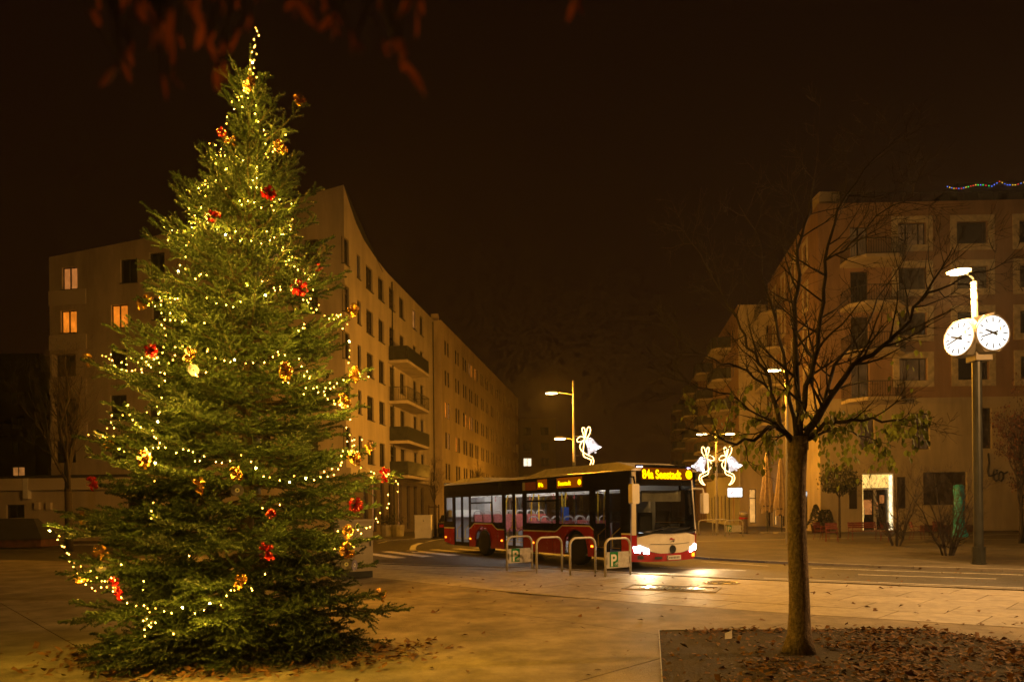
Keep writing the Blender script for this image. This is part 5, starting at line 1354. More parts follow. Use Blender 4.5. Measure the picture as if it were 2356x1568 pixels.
fk = [((1838, 1015), (1836, 900), (1833, 800), (1828, 700), (1836, 600), (1850, 520), (1870, 440), (1880, 360)), (TY, TY + .5), .062, .008, 14, .75
], [((1843, 1012), (1855, 890), (1880, 800), (1895, 700), (1898, 600), (1930, 480), (1990, 390), (2070, 310)), (TY, TY - .6), .055, .006, 15, .8
], [((1832, 1030), (1791, 983), (1769, 985), (1736, 1011), (1681, 1022), (1655, 1007), (1617, 996), (1577, 983)), (TY, TY - .7), .045, .006, 11, .5
], [((1832, 1020), (1792, 975), (1776, 900), (1760, 850), (1722, 800), (1692, 730), (1672, 690), (1650, 640)), (TY, TY + .8), .05, .006, 12, .65
], [((1776, 900), (1715, 850), (1660, 835), (1600, 810), (1555, 770)), (TY + .2, TY - .5), .024, .004, 9, .5
], [((1846, 1010), (1896, 946), (1962, 835), (2031, 799), (2075, 758), (2119, 689), (2160, 623), (2193, 568)), (TY, TY - .3), .06, .008, 15, .75
], [((2119, 689), (2190, 650), (2240, 630), (2292, 615), (2345, 590)), (TY - .3, TY - .6), .02, .004, 8, .5
], [((1850, 1010), (1900, 975), (1960, 963), (2030, 968), (2100, 965), (2150, 958)), (TY, TY - .9), .042, .005, 10, .5
], [((1800, 985), (1740, 950), (1680, 905), (1600, 890), (1530, 860)), (TY - .2, TY - .9), .022, .004, 9, .55
], [((1692, 730), (1640, 640), (1590, 560), (1560, 520)), (TY + .7, TY + 1.2), .014, .003, 8, .6
], [((1898, 600), (1960, 560), (2050, 470), (2120, 440)), (TY - .4, TY - 1.0), .02, .003, 9, .6
], [((1846, 1020), (1900, 990), (1960, 990), (2010, 1010), (2060, 1028)), (TY, TY + .6), .03, .004, 8, .4
], [((1852, 990), (1900, 930), (1920, 840), (1985, 760), (2020, 690), (2100, 560)), (TY + .1, TY + 1.2), .045, .006, 13, .75
], [((1830, 1000), (1812, 880), (1800, 780), (1760, 660), (1750, 560), (1700, 470)), (TY + .1, TY + 1.0), .04, .005, 12, .7]
for pp, Ys, r0, r1, kd, kl in fk: follow(lines, limb_from_px(pp, Ys), r0 * .64, r1 * .7, rnd, kd, kl, lp_)
branch_mesh([l for l in lines if l[2] == 0], 'bark_dark', tb).build('limbs', BT, smooth=True)
branch_mesh([l for l in lines if l[2] > 0], 'bark_dark', tb).build('twigs', BT)
def hang_leaves(pts, size, m):
    n = len(pts); P = np.asarray(pts, dtype=float); a = rng.uniform(0, 2 * PI, n); s = size * rng.uniform(.7, 1.2, n)
    d = np.stack([.35 * np.cos(a), .35 * np.sin(a), -np.ones(n)], 1); d /= np.linalg.norm(d, axis=1)[:, None]
    e = np.stack([-np.sin(a), np.cos(a), rng.normal(0, .15, n)], 1); f_ = np.cross(d, e)
    w = s * .30
    pr = [P + d * (.0 * s)[:, None], P + d * (.3 * s)[:, None] + e * w[:, None] + f_ * (.12 * s)[:, None], P + d * (.3 * s)[:, None] - e * w[:, None] + f_ * (.12 * s)[:, None], P + d * (.65 * s)[:, None] + e * (w * .85)[:, None] + f_ * (.08 * s)[:, None], P + d * (.65 * s)[:, None] - e * (w * .85)[:, None] + f_ * (.08 * s)[:, None], P + d * s[:, None], P + d * (.5 * s)[:, None] - f_ * (.02 * s)[:, None]]
    V = np.stack(pr, 1).reshape(-1, 3); k = np.arange(n) * 7
    T = np.concatenate([np.stack([k + i, k + j, k + 6], 1) for i, j in ((0, 1), (1, 3), (3, 5), (5, 4), (4, 2), (2, 0))]); return V, T
cand = []
for q in lp_:
    u = CX + q.x / q.y * FPX; v = HV - (q.z - EYE) / q.y * FPX - (u - CX) * ROLL
    w = 0
    if 1850 < u < 2140 and 940 < v < 1120: w = .32
    elif 1640 < u < 1830 and 880 < v < 1090: w = .2
    elif 1550 < u < 1700 and 880 < v < 960: w = .06
    elif 2050 < u < 2130 and 700 < v < 900: w = .05
    if rnd.random() < w: cand.append(q - tb)
for u0, u1, v0, v1, n in ((1875, 2060, 965, 1090, 150), (2000, 2130, 940, 1060, 40), (1700, 1800, 980, 1075, 40), (1640, 1720, 920, 1000, 25)):
    for k in range(n): cand.append(at(rnd.uniform(u0, u1), rnd.gauss((v0 + v1) / 2, (v1 - v0) / 4), TY + rnd.gauss(0, .5)) - tb)
V, T = hang_leaves(cand, .075, ''); obj('remaining_leaves', npmesh('remaining_leaves', V, T, ['leaf_green']), BT)

def simple_tree(name, base, h, fork, r0, lab, seed, spread=.5, nb=12, bl=.9, m='bark_dark', up=.25, leaves=0, leafm='leaf_red', lsize=.1, group=None, upr=1.0):
    rr = random.Random(seed); t = empty(name, base, label=lab, cat='tree' if 'shrub' not in name else 'shrub', group=group)
    ln = []; lf = []
    b = MB(); b.tube([(0, 0, 0), (.02, 0, fork * .5), (0, 0, fork)], [r0 * 1.15, r0, r0 * .9], m, 10); b.build('trunk', t, smooth=True)
    out = []
    top = Vector((0, 0, h)); n = 8; pts = [Vector((rr.gauss(0, .05), rr.gauss(0, .05), fork + (h - fork) * i / n)) for i in range(n + 1)]; pts[0] = Vector((0, 0, fork))
    follow(out, pts, r0 * .85, .008, rr, nb, bl, lf, up)
    for k in range(nb):
        a = 2 * PI * k / nb + rr.uniform(-.3, .3); z = fork + (h - fork) * .55 * rr.random() ** 1.3
        grow(out, Vector((0, 0, z)), Vector((math.cos(a) * spread, math.sin(a) * spread, upr)), (h - z) * rr.uniform(.55, .8), r0 * .4, 0, rr, 0, up * .5, .14, 4, lf)
    branch_mesh(out, m, Vector((0, 0, 0))).build('crown', t)
    if leaves:
        sel = [rr.choice(lf) + Vector((rr.gauss(0, .08), rr.gauss(0, .08), rr.gauss(0, .08))) for _ in range(leaves)]
        V, T = hang_leaves(sel, lsize, ''); obj('foliage', npmesh('foliage', V, T, [leafm]), t)
    return t
simple_tree('bare_street_tree', ground(157, 31), 9.2, 2.7, .16, 'dark bare tree before the low pavilion at left', 3, .55, 14, 1.1, up=.2)
simple_tree('autumn_tree', ground(2349, 30), 6.2, 1.5, .09, 'dark red-leaved autumn tree at the right edge beyond the clock', 9, .55, 12, .8, leaves=2200, lsize=.10)
st_ = simple_tree('staked_young_tree', ground(1000, 44.5), 5.2, 2.0, .05, 'young bare tree tied to wooden stakes behind the bus rear', 12, .45, 8, .7)
for dx, dy in ((-.35, -.2), (.3, -.25), (.05, .35)):
    b = MB(); b.tube([(dx, dy, 0), (dx, dy, 2.1)], .045, 'twig_wood', 8); b.build('stake', st_)
b = MB(); b.box((-.36, -.25, 1.9), (.31, -.21, 1.99), 'twig_wood'); b.build('cross_bar', st_)
simple_tree('far_street_tree', ground(1100, 62), 6.2, 2.4, .07, 'thin bare street tree before the long ochre row', 14, .6, 10, .9)
# multi-stem shrubs
def shrub(base, h, stems, lab, seed, sp):
    rr = random.Random(seed); t = empty('bare_shrub', base, label=lab, cat='shrub', group='bare multi-stem shrubs')
    for k in range(stems):
        a = 2 * PI * k / stems + rr.uniform(-.4, .4); out = []; d = Vector((math.cos(a) * sp, math.sin(a) * sp * .6, 1))
        p0 = Vector((math.cos(a) * .15, math.sin(a) * .15, 0)); p1 = p0 + d * h * .5; p2 = p1 + (d + Vector((math.cos(a) * .2, 0, 0))) * h * .38
        follow(out, [p0, p0.lerp(p1, .5) + Vector((rr.gauss(0, .03), 0, 0)), p1, p2], .035, .006, rr, 13, h * .30, None, .12)
        branch_mesh(out, 'bark_dark', Vector((0, 0, 0))).build('stem', t)
shrub(Vector((*gp(2062, 1255).xy, 0)), 3.3, 6, 'smaller bare multi-stem shrub in front of the entrance', 21, .35); shrub(Vector((*gp(2181, 1277).xy, 0)), 2.9, 7, 'larger bare multi-stem shrub beside the clock post', 22, .42)
# round-headed small tree
p = gp(1932, 1237); LT = empty('round_crowned_tree', (p.x, p.y, 0), label='small round-crowned tree left of the shop entrance', cat='tree')
b = MB(); b.tube([(0, 0, 0), (0, 0, 2.3)], [.07, .055], 'bark_dark', 8); b.build('trunk', LT)
pts = []
while len(pts) < 1500:
    q = rng.normal(0, 1, 3); q = q / np.linalg.norm(q) * rng.uniform(.35, 1) ** .5
    if math.sin(q[0] * 5 + q[2] * 3) * math.sin(q[1] * 6 + q[2] * 4) > .22: continue
    pts.append((q[0] * 1.05 + rng.normal(0, .08), q[1] * 1.05, 3.05 + q[2] * (.95 if q[2] > 0 else .6) + rng.normal(0, .08)))
V, T = hang_leaves(pts, .13, ''); obj('crown', npmesh('crown', V, T, ['leaf_dark']), LT)
out = []; rr = random.Random(4)
for k in range(7): grow(out, Vector((0, 0, 2.2)), Vector((math.cos(k * .9), math.sin(k * .9), 1.2)), 1.0, .03, 1, rr)
branch_mesh(out, 'bark_dark', Vector((0, 0, 0))).build('limbs', LT)
# pots of greenery beside the shop
for i, (u, lab) in enumerate(((1877, 'dark potted conifer left of the small tree'), (1899, 'potted greenery with pale flowers beside the shop wall'))):
    p = ground(u, 44.8); t = empty('potted_plant', p, label=lab, cat='potted plant')
    b = MB(); b.lathe([(.25, 0), (.33, .5), (.28, .5)], 'brick_red', 12); b.build('pot', t)
    n = 420; zz = rng.uniform(0, 1, n); rad = (.42 * (1 - zz) + .08) if i == 0 else .42 * np.sqrt(np.maximum(.1, 1 - (zz - .4) ** 2 * 2)); a = rng.uniform(0, 2 * PI, n)
    V, T = hang_leaves(np.stack([rad * np.cos(a), rad * np.sin(a), .6 + zz * (1.3 if i == 0 else .95)], 1), .14, ''); obj('foliage', npmesh('foliage', V, T, ['leaf_dark']), t)

# ---- autumn twigs hanging into the top of the picture
hb = Vector((-.4, 1.45, 3.0))
HT = empty('overhanging_branch', hb, label='blurred rust-brown leaves hanging into the top edge', cat='branch')
rr = random.Random(8); out = []; lf = []
HANG = [(210, 60, 1), (270, 190, 1), (345, 60, 1), (350, 110, 0), (400, 120, 1), (395, 60, 1), (440, 40, 1), (470, 90, 1), (478, 130, 1), (500, 190, 1), (320, 40, 1), (285, 30, 0), (555, 95, 1), (505, 20, 0), (690, 45, 1), (695, 20, 1), (745, 20, 0), (765, 70, 1), (770, 100, 0), (878, 20, 0), (915, 150, 1), (935, 185, 1), (950, 25, 1), (958, 60, 1), (905, 130, 0), (1322, 35, 1), (1330, 8, 1), (300, 150, 0), (375, 210, 0), (445, 8, 1), (820, 130, 0), (600, 12, 0)]
HANG += [(u + rr.gauss(0, 14), v - abs(rr.gauss(0, 26)), 0) for u, v, _ in HANG for _k in range(2)]
for u, v, big in HANG:
    Y = rr.uniform(.95, 1.2); c_ = at(u, v - 38, Y); a = at(u + rr.uniform(-60, 60), -150, Y + rr.uniform(-.1, .1)); mid = a.lerp(c_, .55) + Vector((rr.gauss(0, .02), 0, 0))
    out.append(([q - hb for q in (a, mid, c_)], [.0028, .002, .0012], 1)); lf.append((c_ - hb, .046 * rr.uniform(.8, 1.2) * (1 if big else .6)))
out.append(([at(120, -190, 1.5) - hb, at(700, -210, 1.45) - hb, at(1450, -180, 1.4) - hb, at(2100, -300, 1.6) - hb], [.012, .010, .008, .005], 0))
branch_mesh(out, 'bark_dark', Vector((0, 0, 0))).build('twigs', HT)
b = MB()
for p, L in lf:      # dry curled leaves: narrow bent strips
    an = rr.uniform(0, 2 * PI); d = Vector((rr.gauss(0, .35), rr.gauss(0, .2), -1)).normalized(); e_ = Vector((math.cos(an), math.sin(an), 0)); e_ = (e_ - d * e_.dot(d)).normalized(); k = 7; v = []
    bend = d.cross(e_) * rr.uniform(-.35, .35); tw = rr.uniform(-1.2, 1.2)
    for i in range(k):
        t = i / (k - 1); w = L * .13 * math.sin(PI * min(1, t * .9 + .08)) ** .8; c_ = p + d * (L * t) + bend * (L * t * t); ee = Matrix.Rotation(tw * t, 3, d) @ e_; f_ = d.cross(ee)
        v += [c_ - ee * w + f_ * w * .5, c_, c_ + ee * w + f_ * w * .5]
    b.raw(v, [(3 * i + j, 3 * i + j + 1, 3 * i + j + 4, 3 * i + j + 3) for i in range(k - 1) for j in range(2)], 'leaf_hang')
b.build('foliage', HT)

# ================================================================== Christmas fir
FY = 8.25
fb = Vector(((563 - CX) / FPX * FY, FY, 0))
def px2z(v): return EYE + (HV - v) / FPX * FY
ENV_V = [60, 110, 150, 200, 250, 330, 400, 480, 580, 650, 720, 820, 950, 1050, 1150, 1250, 1350, 1440, 1510]
ENV_R = [4, 10, 24, 40, 54, 66, 84, 118, 145, 166, 215, 250, 272, 300, 312, 325, 330, 330, 300]
def envr(z): return float(np.interp(-z, [-px2z(v) for v in ENV_V], [r_ / FPX * FY for r_ in ENV_R]))
def axis(z):
    t = min(1, z / 7.4); return Vector((fb.x + .13 * t, FY, z))
FIR = empty('christmas_tree', fb, label='tall decorated fir Christmas tree wound with warm fairy lights', cat='christmas tree')
b = MB(); b.tube([axis(z) - fb for z in np.linspace(-.02, 7.15, 16)], [.10 - .0065 * i for i in range(15)] + [.006], 'twig_wood', 10); b.build('trunk', FIR, smooth=True)
SP, SD, SL, SN = [], [], [], []       # shoots: base, direction, length, plane normal
wood = MB()
frn = random.Random(17)
def shoots_along(pts, nrm, seglen=.115):
    acc = 0
    for p, q in zip(pts, pts[1:]):
        d = q - p; L = d.length; n = max(1, round(L / seglen))
        for i in range(n): SP.append(p + d * (i / n)); SD.append(d / L); SL.append(L / n * 1.25); SN.append(nrm)
def fir_branch(p0, p1, sag, dens=1.0, upturn=.1):
    L = (p1 - p0).length; n = max(4, int(L / .12)); ax = []
    for i in range(n + 1):
        t = i / n; q = p0.lerp(p1, t); q.z += -sag * L * 4 * t * (1 - t) + upturn * L * max(0, t - .75) * .6; ax.append(q)
    wood.tube([q - fb for q in ax], [max(.003, .016 * min(1, L) * (1 - .9 * i / n)) for i in range(n + 1)], 'twig_wood', 5, caps=False)
    dirv = (p1 - p0).normalized(); side = dirv.cross(Vector((0, 0, 1)))
    if side.length < .1: side = Vector((1, 0, 0))
    side.normalize(); nrm = side.cross(dirv).normalized()
    s0 = .12 if L < .6 else .28
    k0 = int(n * s0); shoots_along(ax[k0:], nrm)
    step = .060 / dens; m = int(L * (1 - s0) / step)
    for k in range(m):
        t = s0 + (1 - s0) * (k + frn.random() * .6) / max(1, m); i = min(n - 1, int(t * n)); q = ax[i].lerp(ax[i + 1], t * n - i); ad = (ax[i + 1] - ax[i]).normalized()
        sg = 1 if k % 2 else -1
        ll = min(.62, (.46 * (1 - t) * L + .09)) * frn.uniform(.65, 1.1)
        ld = (ad * frn.uniform(.7, .95) + side * sg * frn.uniform(.55, .85) + nrm * frn.gauss(.08, .22)).normalized()
        e = q + ld * ll - Vector((0, 0, 1)) * ll * frn.uniform(-.05, .16)
        md = q.lerp(e, .5) + nrm * ll * .04
        shoots_along([q, md, e], nrm)
        if ll > .2:
            for s2 in range(int(ll / .085)):
                tt = .22 + .7 * s2 * .085 / ll; qq = q.lerp(e, tt); l2 = (.5 * (1 - tt) * ll + .05) * frn.uniform(.7, 1.1); g2 = 1 if s2 % 2 else -1
                sd = ld.cross(nrm).normalized(); d2 = (ld * .75 + sd * g2 * .70 + nrm * frn.gauss(.10, .28)).normalized(); shoots_along([qq, qq + d2 * l2], nrm)
z = .24; kk = 0
while z < 6.95:
    r_ = envr(z); n = 23 if z < 2 else 21 if z < 4 else 13 if z < 5.5 else 7
    for i in range(n):
        a = kk * 2.4 + 2 * PI * i / n + frn.uniform(-.2, .2)
        zz = z + (frn.gauss(0, .035) if frn.random() < .8 else frn.uniform(-.15, .15)); el = np.interp(zz, [0, 1.5, 3.5, 5.5, 7], [-.12, -.02, .18, .55, 1.1]) + frn.gauss(0, .07)
        asy = 1 + (np.interp(zz, [0, 3.4, 4.5], [.13, .10, 0]) * -math.cos(a)) - np.interp(zz, [0, 3.4, 4.5], [.07, .07, 0])
        L = r_ * asy * (frn.uniform(.62, 1.16) if zz < 4 else frn.uniform(.5, 1.25)) / max(.45, math.cos(el) if zz < 5.5 else .8)
        p0 = axis(zz); d = Vector((math.cos(a) * math.cos(el), math.sin(a) * math.cos(el), math.sin(el)))
        fir_branch(p0, p0 + d * L, frn.uniform(.03, .09) if zz < 4 else .02, .6 if math.sin(a) > .35 else 1.0)
    kk += .37
    z += .30 if z < 3.5 else .27 if z < 5 else .20
shoots_along([axis(6.75), axis(7.0), axis(7.28)], Vector((0, -1, 0)))
TIPS = [((525, 122), (582, 215)), (507, 160, 575, 235), (500, 205, 573, 270), (615, 172, 580, 235), (610, 205, 580, 250), (640, 222, 590, 300), (700, 240, 585, 345), (398, 402, 560, 520), (405, 445, 560, 540), (340, 482, 558, 610), (347, 515, 558, 620), (735, 435, 590, 530), (765, 572, 590, 660), (745, 605, 590, 690), (322, 690, 560, 770), (800, 735, 590, 800), (190, 832, 555, 900), (850, 852, 590, 920), (835, 935, 590, 960), (228, 1000, 555, 1010), (245, 930, 555, 985), (860, 1030, 590, 1060), (925, 1095, 590, 1100), (870, 1165, 590, 1150), (115, 1212, 555, 1190), (160, 1190, 555, 1170), (215, 1110, 555, 1120), (190, 1320, 555, 1260), (870, 1240, 590, 1220), (865, 1300, 590, 1270), (940, 1405, 590, 1320), (880, 1372, 590, 1310), (250, 1360, 555, 1320), (310, 1440, 555, 1380), (780, 1455, 590, 1380)]
for tp in TIPS:
    if len(tp) == 2: (u, v), (u0, v0) = tp
    else: u, v, u0, v0 = tp
    z0 = px2z(v0); p0 = axis(z0); p1 = at(u, v, FY - frn.uniform(.0, .35)); fir_branch(p0, p1, .03 if v < 700 else .07, 1.1 if v > 400 else .7)
print('fir shoots', len(SP))
def needles(P, D, Ls, N, K, nl=.026, nw=.0042):
    P = np.array([tuple(p) for p in P]); D = np.array([tuple(p) for p in D]); N = np.array([tuple(p) for p in N]); Ls = np.array(Ls); n = len(P)
    S = np.cross(D, N); S /= np.linalg.norm(S, axis=1)[:, None] + 1e-9; N = np.cross(S, D)
    t = (np.arange(K)[None] + rng.uniform(0, 1, (n, K))) / K
    ph = rng.choice([0, PI], (n, K)) + rng.normal(0, .75, (n, K)) + np.where(rng.uniform(0, 1, (n, K)) < .3, PI / 2, 0)
    rad = S[:, None] * np.cos(ph)[..., None] + N[:, None] * np.sin(ph)[..., None]
    nd = D[:, None] * .42 + rad * .90
    B = P[:, None] + D[:, None] * (t * Ls[:, None])[..., None]
    tip = B + nd * (nl * rng.uniform(.75, 1.15, (n, K)) * (1 - .35 * t ** 4))[..., None]
    w = np.cross(nd, rad); w /= np.linalg.norm(w, axis=-1)[..., None] + 1e-9; w = D[:, None] * .8 + w * .6
    b0 = B - w * nw / 2; b1 = B + w * nw / 2
    V = np.stack([b0, b1, tip], 2).reshape(-1, 3); T = np.arange(n * K * 3).reshape(-1, 3); return V, T
V, T = needles([p - fb for p in SP], SD, SL, SN, 36, .031, .0135)
obj('needles', npmesh('needles', V, T, ['needle']), FIR)
wood.build('branches', FIR)
# cut sprigs heaped on the ground round the foot
SP, SD, SL, SN = [], [], [], []; wood = MB(); fb0 = fb
for k in range(74):
    a = frn.uniform(PI * .85, PI * 2.15); r0 = frn.uniform(.25, 1.0); r1 = r0 + frn.uniform(.45, .8)
    q0 = Vector((fb.x - .05 + r0 * 1.15 * math.cos(a), fb.y + r0 * .85 * math.sin(a), .10 + frn.random() * .16 * (1.3 - r0))); a2 = a + frn.gauss(0, .45)
    q1 = Vector((fb.x - .05 + r1 * 1.15 * math.cos(a2), fb.y + r1 * .85 * math.sin(a2), .035)); fir_branch(q0, q1, -.02, .8, 0)
V, T = needles([p - fb for p in SP], SD, SL, SN, 28, .030, .012); V[:, 2] = np.maximum(V[:, 2], .004)
SG = empty('cut_fir_sprigs', fb, kind='stuff', label='heap of cut fir sprigs around the foot of the tree', cat='fir sprigs')
obj('needles', npmesh('needles', V, T, ['needle']), SG, kind='stuff'); wood.build('twigs', SG)
p, q = gp(368, 1462, .12), gp(470, 1521, .02)
b = MB(); b.tube([p, p.lerp(q, .5) + Vector((.0, 0, .02)), q], [.022, .028, .032], 'twig_wood', 8); b.build('bare_stick', label='bare brown stick leaning out of the cut fir sprigs', cat='stick')
# ================================================================== fairy lights
RAW = {
 (600, 0, 2.24): "945,250 958,278 975,320 932,353 942,410 932,425 913,467 955,485 900,540 935,540 918,560* 932,610 925,660 902,695 842,735 840,812 785,870 820,865 797,897 877,880 733,912 950,945 753,978 690,1048 942,1020 970,1090 685,1108 650,1160 1020,1165 1032,1207 1035,1287 587,1302 635,1335 1175,1260 1100,1360 597,1390 633,1393 670,1395 773,1408 833,1437 1055,1410 595,1445 925,1462 685,1510 965,1532",
 (500, 600, 1.96): "505,318 578,300 605,275 628,270 650,287 595,322 630,360 500,395 503,457 597,450 547,515 518,575 550,572 587,562 522,607* 648,567 530,668 503,718 305,605 368,630 413,630 470,630 338,663 443,775 475,838 432,903 417,948* 375,1003 722,620 787,662* 867,637 915,698 990,712 1068,732 1137,707 1112,637 1240,660 1297,622 1300,595 1312,543 1305,420 1240,412 1190,410 1148,435 1068,452 1013,410 963,400 898,398 792,302 712,235 683,200 630,240 797,143 985,292 1032,293 1033,220 1040,167 1230,785 1290,800 1310,838 1287,862 1327,912 1355,938 1410,967 1440,1013 1475,1095 1455,1165 1397,1173 1437,1195 1460,1240 1502,1250 1565,1298 1600,1320 1637,1325 1660,1293 1690,1290 1303,1097 1217,1073 1167,1080 1120,1028 1075,1028 960,1060 1100,1137* 905,1187 848,1230 793,1215 717,1200 640,1157 582,985 640,980 320,1147 352,1160 390,1168 357,1195 272,1157 283,1180 280,1213 215,1190 235,1223 285,1277 355,1278 355,1332 393,1333 473,1333 622,1355 1405,1363 1360,1415 1743,1365",
 (100, 1300, 1.96): "1093,25 1103,80 633,245 660,265 683,275 700,315 757,347 793,260 830,260 848,270 840,357 865,350 917,370 885,292 915,257 950,285 967,310 987,330 1013,267 1042,252 1053,295 1078,215 1087,172 1060,370 1127,297 1160,270 1175,235 1235,165 1297,190 1330,195 1433,190 1493,257 1563,277 1643,270* 1418,370 1097,435 1050,475 1070,568 1035,637 1045,692 1040,755* 1000,823 1028,885 1057,922 1100,958 1005,960 943,960 908,985 907,800 870,767 808,625 757,660 765,705 820,702 743,743 673,762 643,807 697,805 547,870 585,885 610,870 630,877 740,970 778,990 960,1022 1020,1080* 1015,1220 1185,1000 1240,972 1317,993 1403,1027 1370,1062 1497,1070 1543,1078 1608,1063 1005,1390 990,1455 990,1513",
 (800, 1300, 1.742): "1040,113* 1042,175 1040,220 1035,262 1090,295 1115,357 1102,340 1085,368 1070,368 1000,382 955,405 905,402 875,437 815,430 790,440 823,468 870,487 890,515 933,525 933,543 972,555 988,570 1030,562 507,220 548,207 690,233 708,287 725,353 767,357 370,262 448,260 318,265 737,437 577,397 615,400 1047,657 1020,712 1043,765 1060,803 1025,810 1075,835 1030,878 1050,873 1097,880 1085,920 985,910 988,955 980,975 963,1003 933,1042 890,1055 865,1020 920,1000 840,1057 795,1077 738,1065* 655,1050 625,1092* 555,1080 485,1060 443,1053 390,995* 355,950 287,905 1120,993 1192,1020 1213,1030 1277,1025 1313,1037 1365,1085 1380,1105 1377,1158 1310,1180 1315,1242 1305,1272 1255,1307 1227,1345 1238,1370 1185,1405 1160,1412 1100,1425 1122,1450 1060,1443 1030,1458 960,1433 937,1557 435,1273 555,1250",
 (100, 1900, 1.898): "187,420* 260,460 247,488 282,538 297,543 320,590 335,600 337,653 373,660 457,655 367,693 423,690 498,723 395,745 418,778 428,803 460,828 500,800 545,775 582,802 605,803 655,778 683,795 578,850 620,847 508,853 533,875 668,880 670,850 730,927 775,968 843,990 903,987 930,1010 945,1037 990,1008 1057,1030 1113,1045 1195,1002* 1290,1047 1358,1022 1403,970* 1487,983 1530,913 1590,872 1563,872 1718,855 1725,872 1823,748 895,868 900,803 730,677 925,1087 898,1103 940,1137 957,1117 990,1117 955,1150 907,1170 910,1217 1127,1202 1245,610"}
bulbs = []
for (ox, oy, sc), txt in RAW.items():
    for w in txt.split():
        st = w.endswith('*'); x, y = map(float, w.rstrip('*').split(',')); bulbs.append(((ox + x / sc) / 1.7386, (oy + y / sc) / 1.7386, st))
bulbs += [(u + random.gauss(0, 14), v + random.gauss(0, 9), False) for u, v, s_ in bulbs if v < 1060 and random.random() < .38]
def on_fir(u, v, out=.03):
    """place on the front of the crown, along the sight line"""
    p = at(u, v, FY)
    for _ in range(4):
        a = axis(p.z); r_ = envr(p.z); dx = p.x - a.x; yy = FY - math.sqrt(max(.01, r_ * r_ - dx * dx)) * .93 - out if abs(dx) < r_ else FY - .12 - out
        p = at(u, v, yy)
    return p
bm1 = MB(); bm1.lathe([(.0016, -.0065), (.0037, -.003), (.0040, .002), (.0024, .0065)], 'bulb', 8); bulb_me = bm1.mesh('bulb', True)
bm1 = MB(); bm1.lathe([(.0016, -.0065), (.0037, -.003), (.0040, .002), (.0024, .0065)], 'bulb_dim', 8); dim_me = bm1.mesh('bulb', True)
bm1 = MB(); bm1.lathe([(.003, -.010), (.0065, -.0045), (.007, .002), (.0035, .010)], 'bulb_bright', 8); star_me = bm1.mesh('bulb', True)
bm1 = MB(); bm1.lathe([(.006, .009), (.006, .028)], 'wire_green', 6); sock_me = bm1.mesh('socket')
BL = []
for en_ in (.8, 2.3, 6.5):
    lt = bpy.data.lights.new('bulb_light', 'POINT'); lt.energy = en_; lt.color = (1.0, .52, .035); lt.shadow_soft_size = .004; BL.append(lt)
BANDS = [(0, 330, 'fairy light string spiralling up the bare leader at the tree top'), (330, 560, 'fairy light string around the narrow upper part of the tree'), (560, 790, 'fairy light string around the upper middle of the tree with red bows'),
         (790, 980, 'fairy light string swagged across the middle of the tree'), (980, 1190, 'fairy light string swagged across the lower middle of the tree'), (1190, 1600, 'fairy light string on the lowest branches near the ground')]
for v0, v1, lab in BANDS:
    bl_ = [(on_fir(u, v, .14 if v > 1190 else .07 if v > 980 else .03), s) for u, v, s in bulbs if v0 <= v < v1]
    t = empty('fairy_light_string', fb + Vector((0, -.6, px2z((v0 + v1) / 2))), label=lab, cat='light string', group='fairy light strings on the Christmas tree'); o = Vector(t.location)
    for p, s in bl_:
        q = obj('bulb', star_me if s else dim_me if random.random() < .33 else bulb_me, t, loc=p - o); q.rotation_euler = (random.uniform(-.8, .8), random.uniform(-.8, .8), 0)
        obj('socket', sock_me, q); k_ = 2 if s else 1 if q.data is bulb_me else 0
        lo = bpy.data.objects.new('bulb_light', BL[k_]); COL.objects.link(lo); lo.parent = q; lo.location = (0, -.014, -.012)
    todo = [p for p, s in bl_]; cur = max(todo, key=lambda p: p.z); path = [cur]; todo.remove(cur)
    def flush(path):
        if len(path) < 2: return
        pts = []
        for p, q in zip(path, path[1:]):
            for k in range(4): tt = k / 4; w = p.lerp(q, tt); w.z += .022 - .10 * (p - q).length * tt * (1 - tt) * 2; pts.append(w - o)
        pts.append(path[-1] - o + Vector((0, 0, .022))); b = MB(); b.tube(pts, .0016, 'wire_green', 4, caps=False); b.build('cable', t)
    while todo:
        nx = min(todo, key=lambda p: (p - cur).length); todo.remove(nx)
        if (nx - cur).length > .55: flush(path); path = []
        path.append(nx); cur = nx
    flush(path)

# ================================================================== ribbon bows and discs
def ribbon_loop(b, d, L, w, m, tw=0.0):
    """closed teardrop loop leaving the origin in direction d"""
    d = Vector(d).normalized(); s = d.orthogonal().normalized(); s = Matrix.Rotation(tw, 3, d) @ s; n = d.cross(s); k = 9; v = []
    for i in range(k):
        t = i / (k - 1); a = 2 * PI * t; x = L * .5 * (1 - math.cos(a)); y = L * .26 * math.sin(a) * (1 - math.cos(a)) * .8
        c_ = d * x + n * y; v += [c_ - s * w * .5 * (.4 + .6 * x / L), c_ + s * w * .5 * (.4 + .6 * x / L)]
    b.raw(v, [(2 * i, 2 * i + 1, 2 * i + 3, 2 * i + 2) for i in range(k - 1)], m)
def ribbon_tail(b, d, L, w, m):
    d = Vector(d).normalized(); s = d.cross(Vector((0, 1, .3))).normalized(); n = 5; v = []
    for i in range(n): t = i / (n - 1); c_ = d * L * t + Vector((.015 * math.sin(t * 7), -.02 * math.sin(t * 5), -.03 * t)); v += [c_ - s * w * .5, c_ + s * w * .5]
    b.raw(v, [(2 * i, 2 * i + 1, 2 * i + 3, 2 * i + 2) for i in range(n - 1)], m)
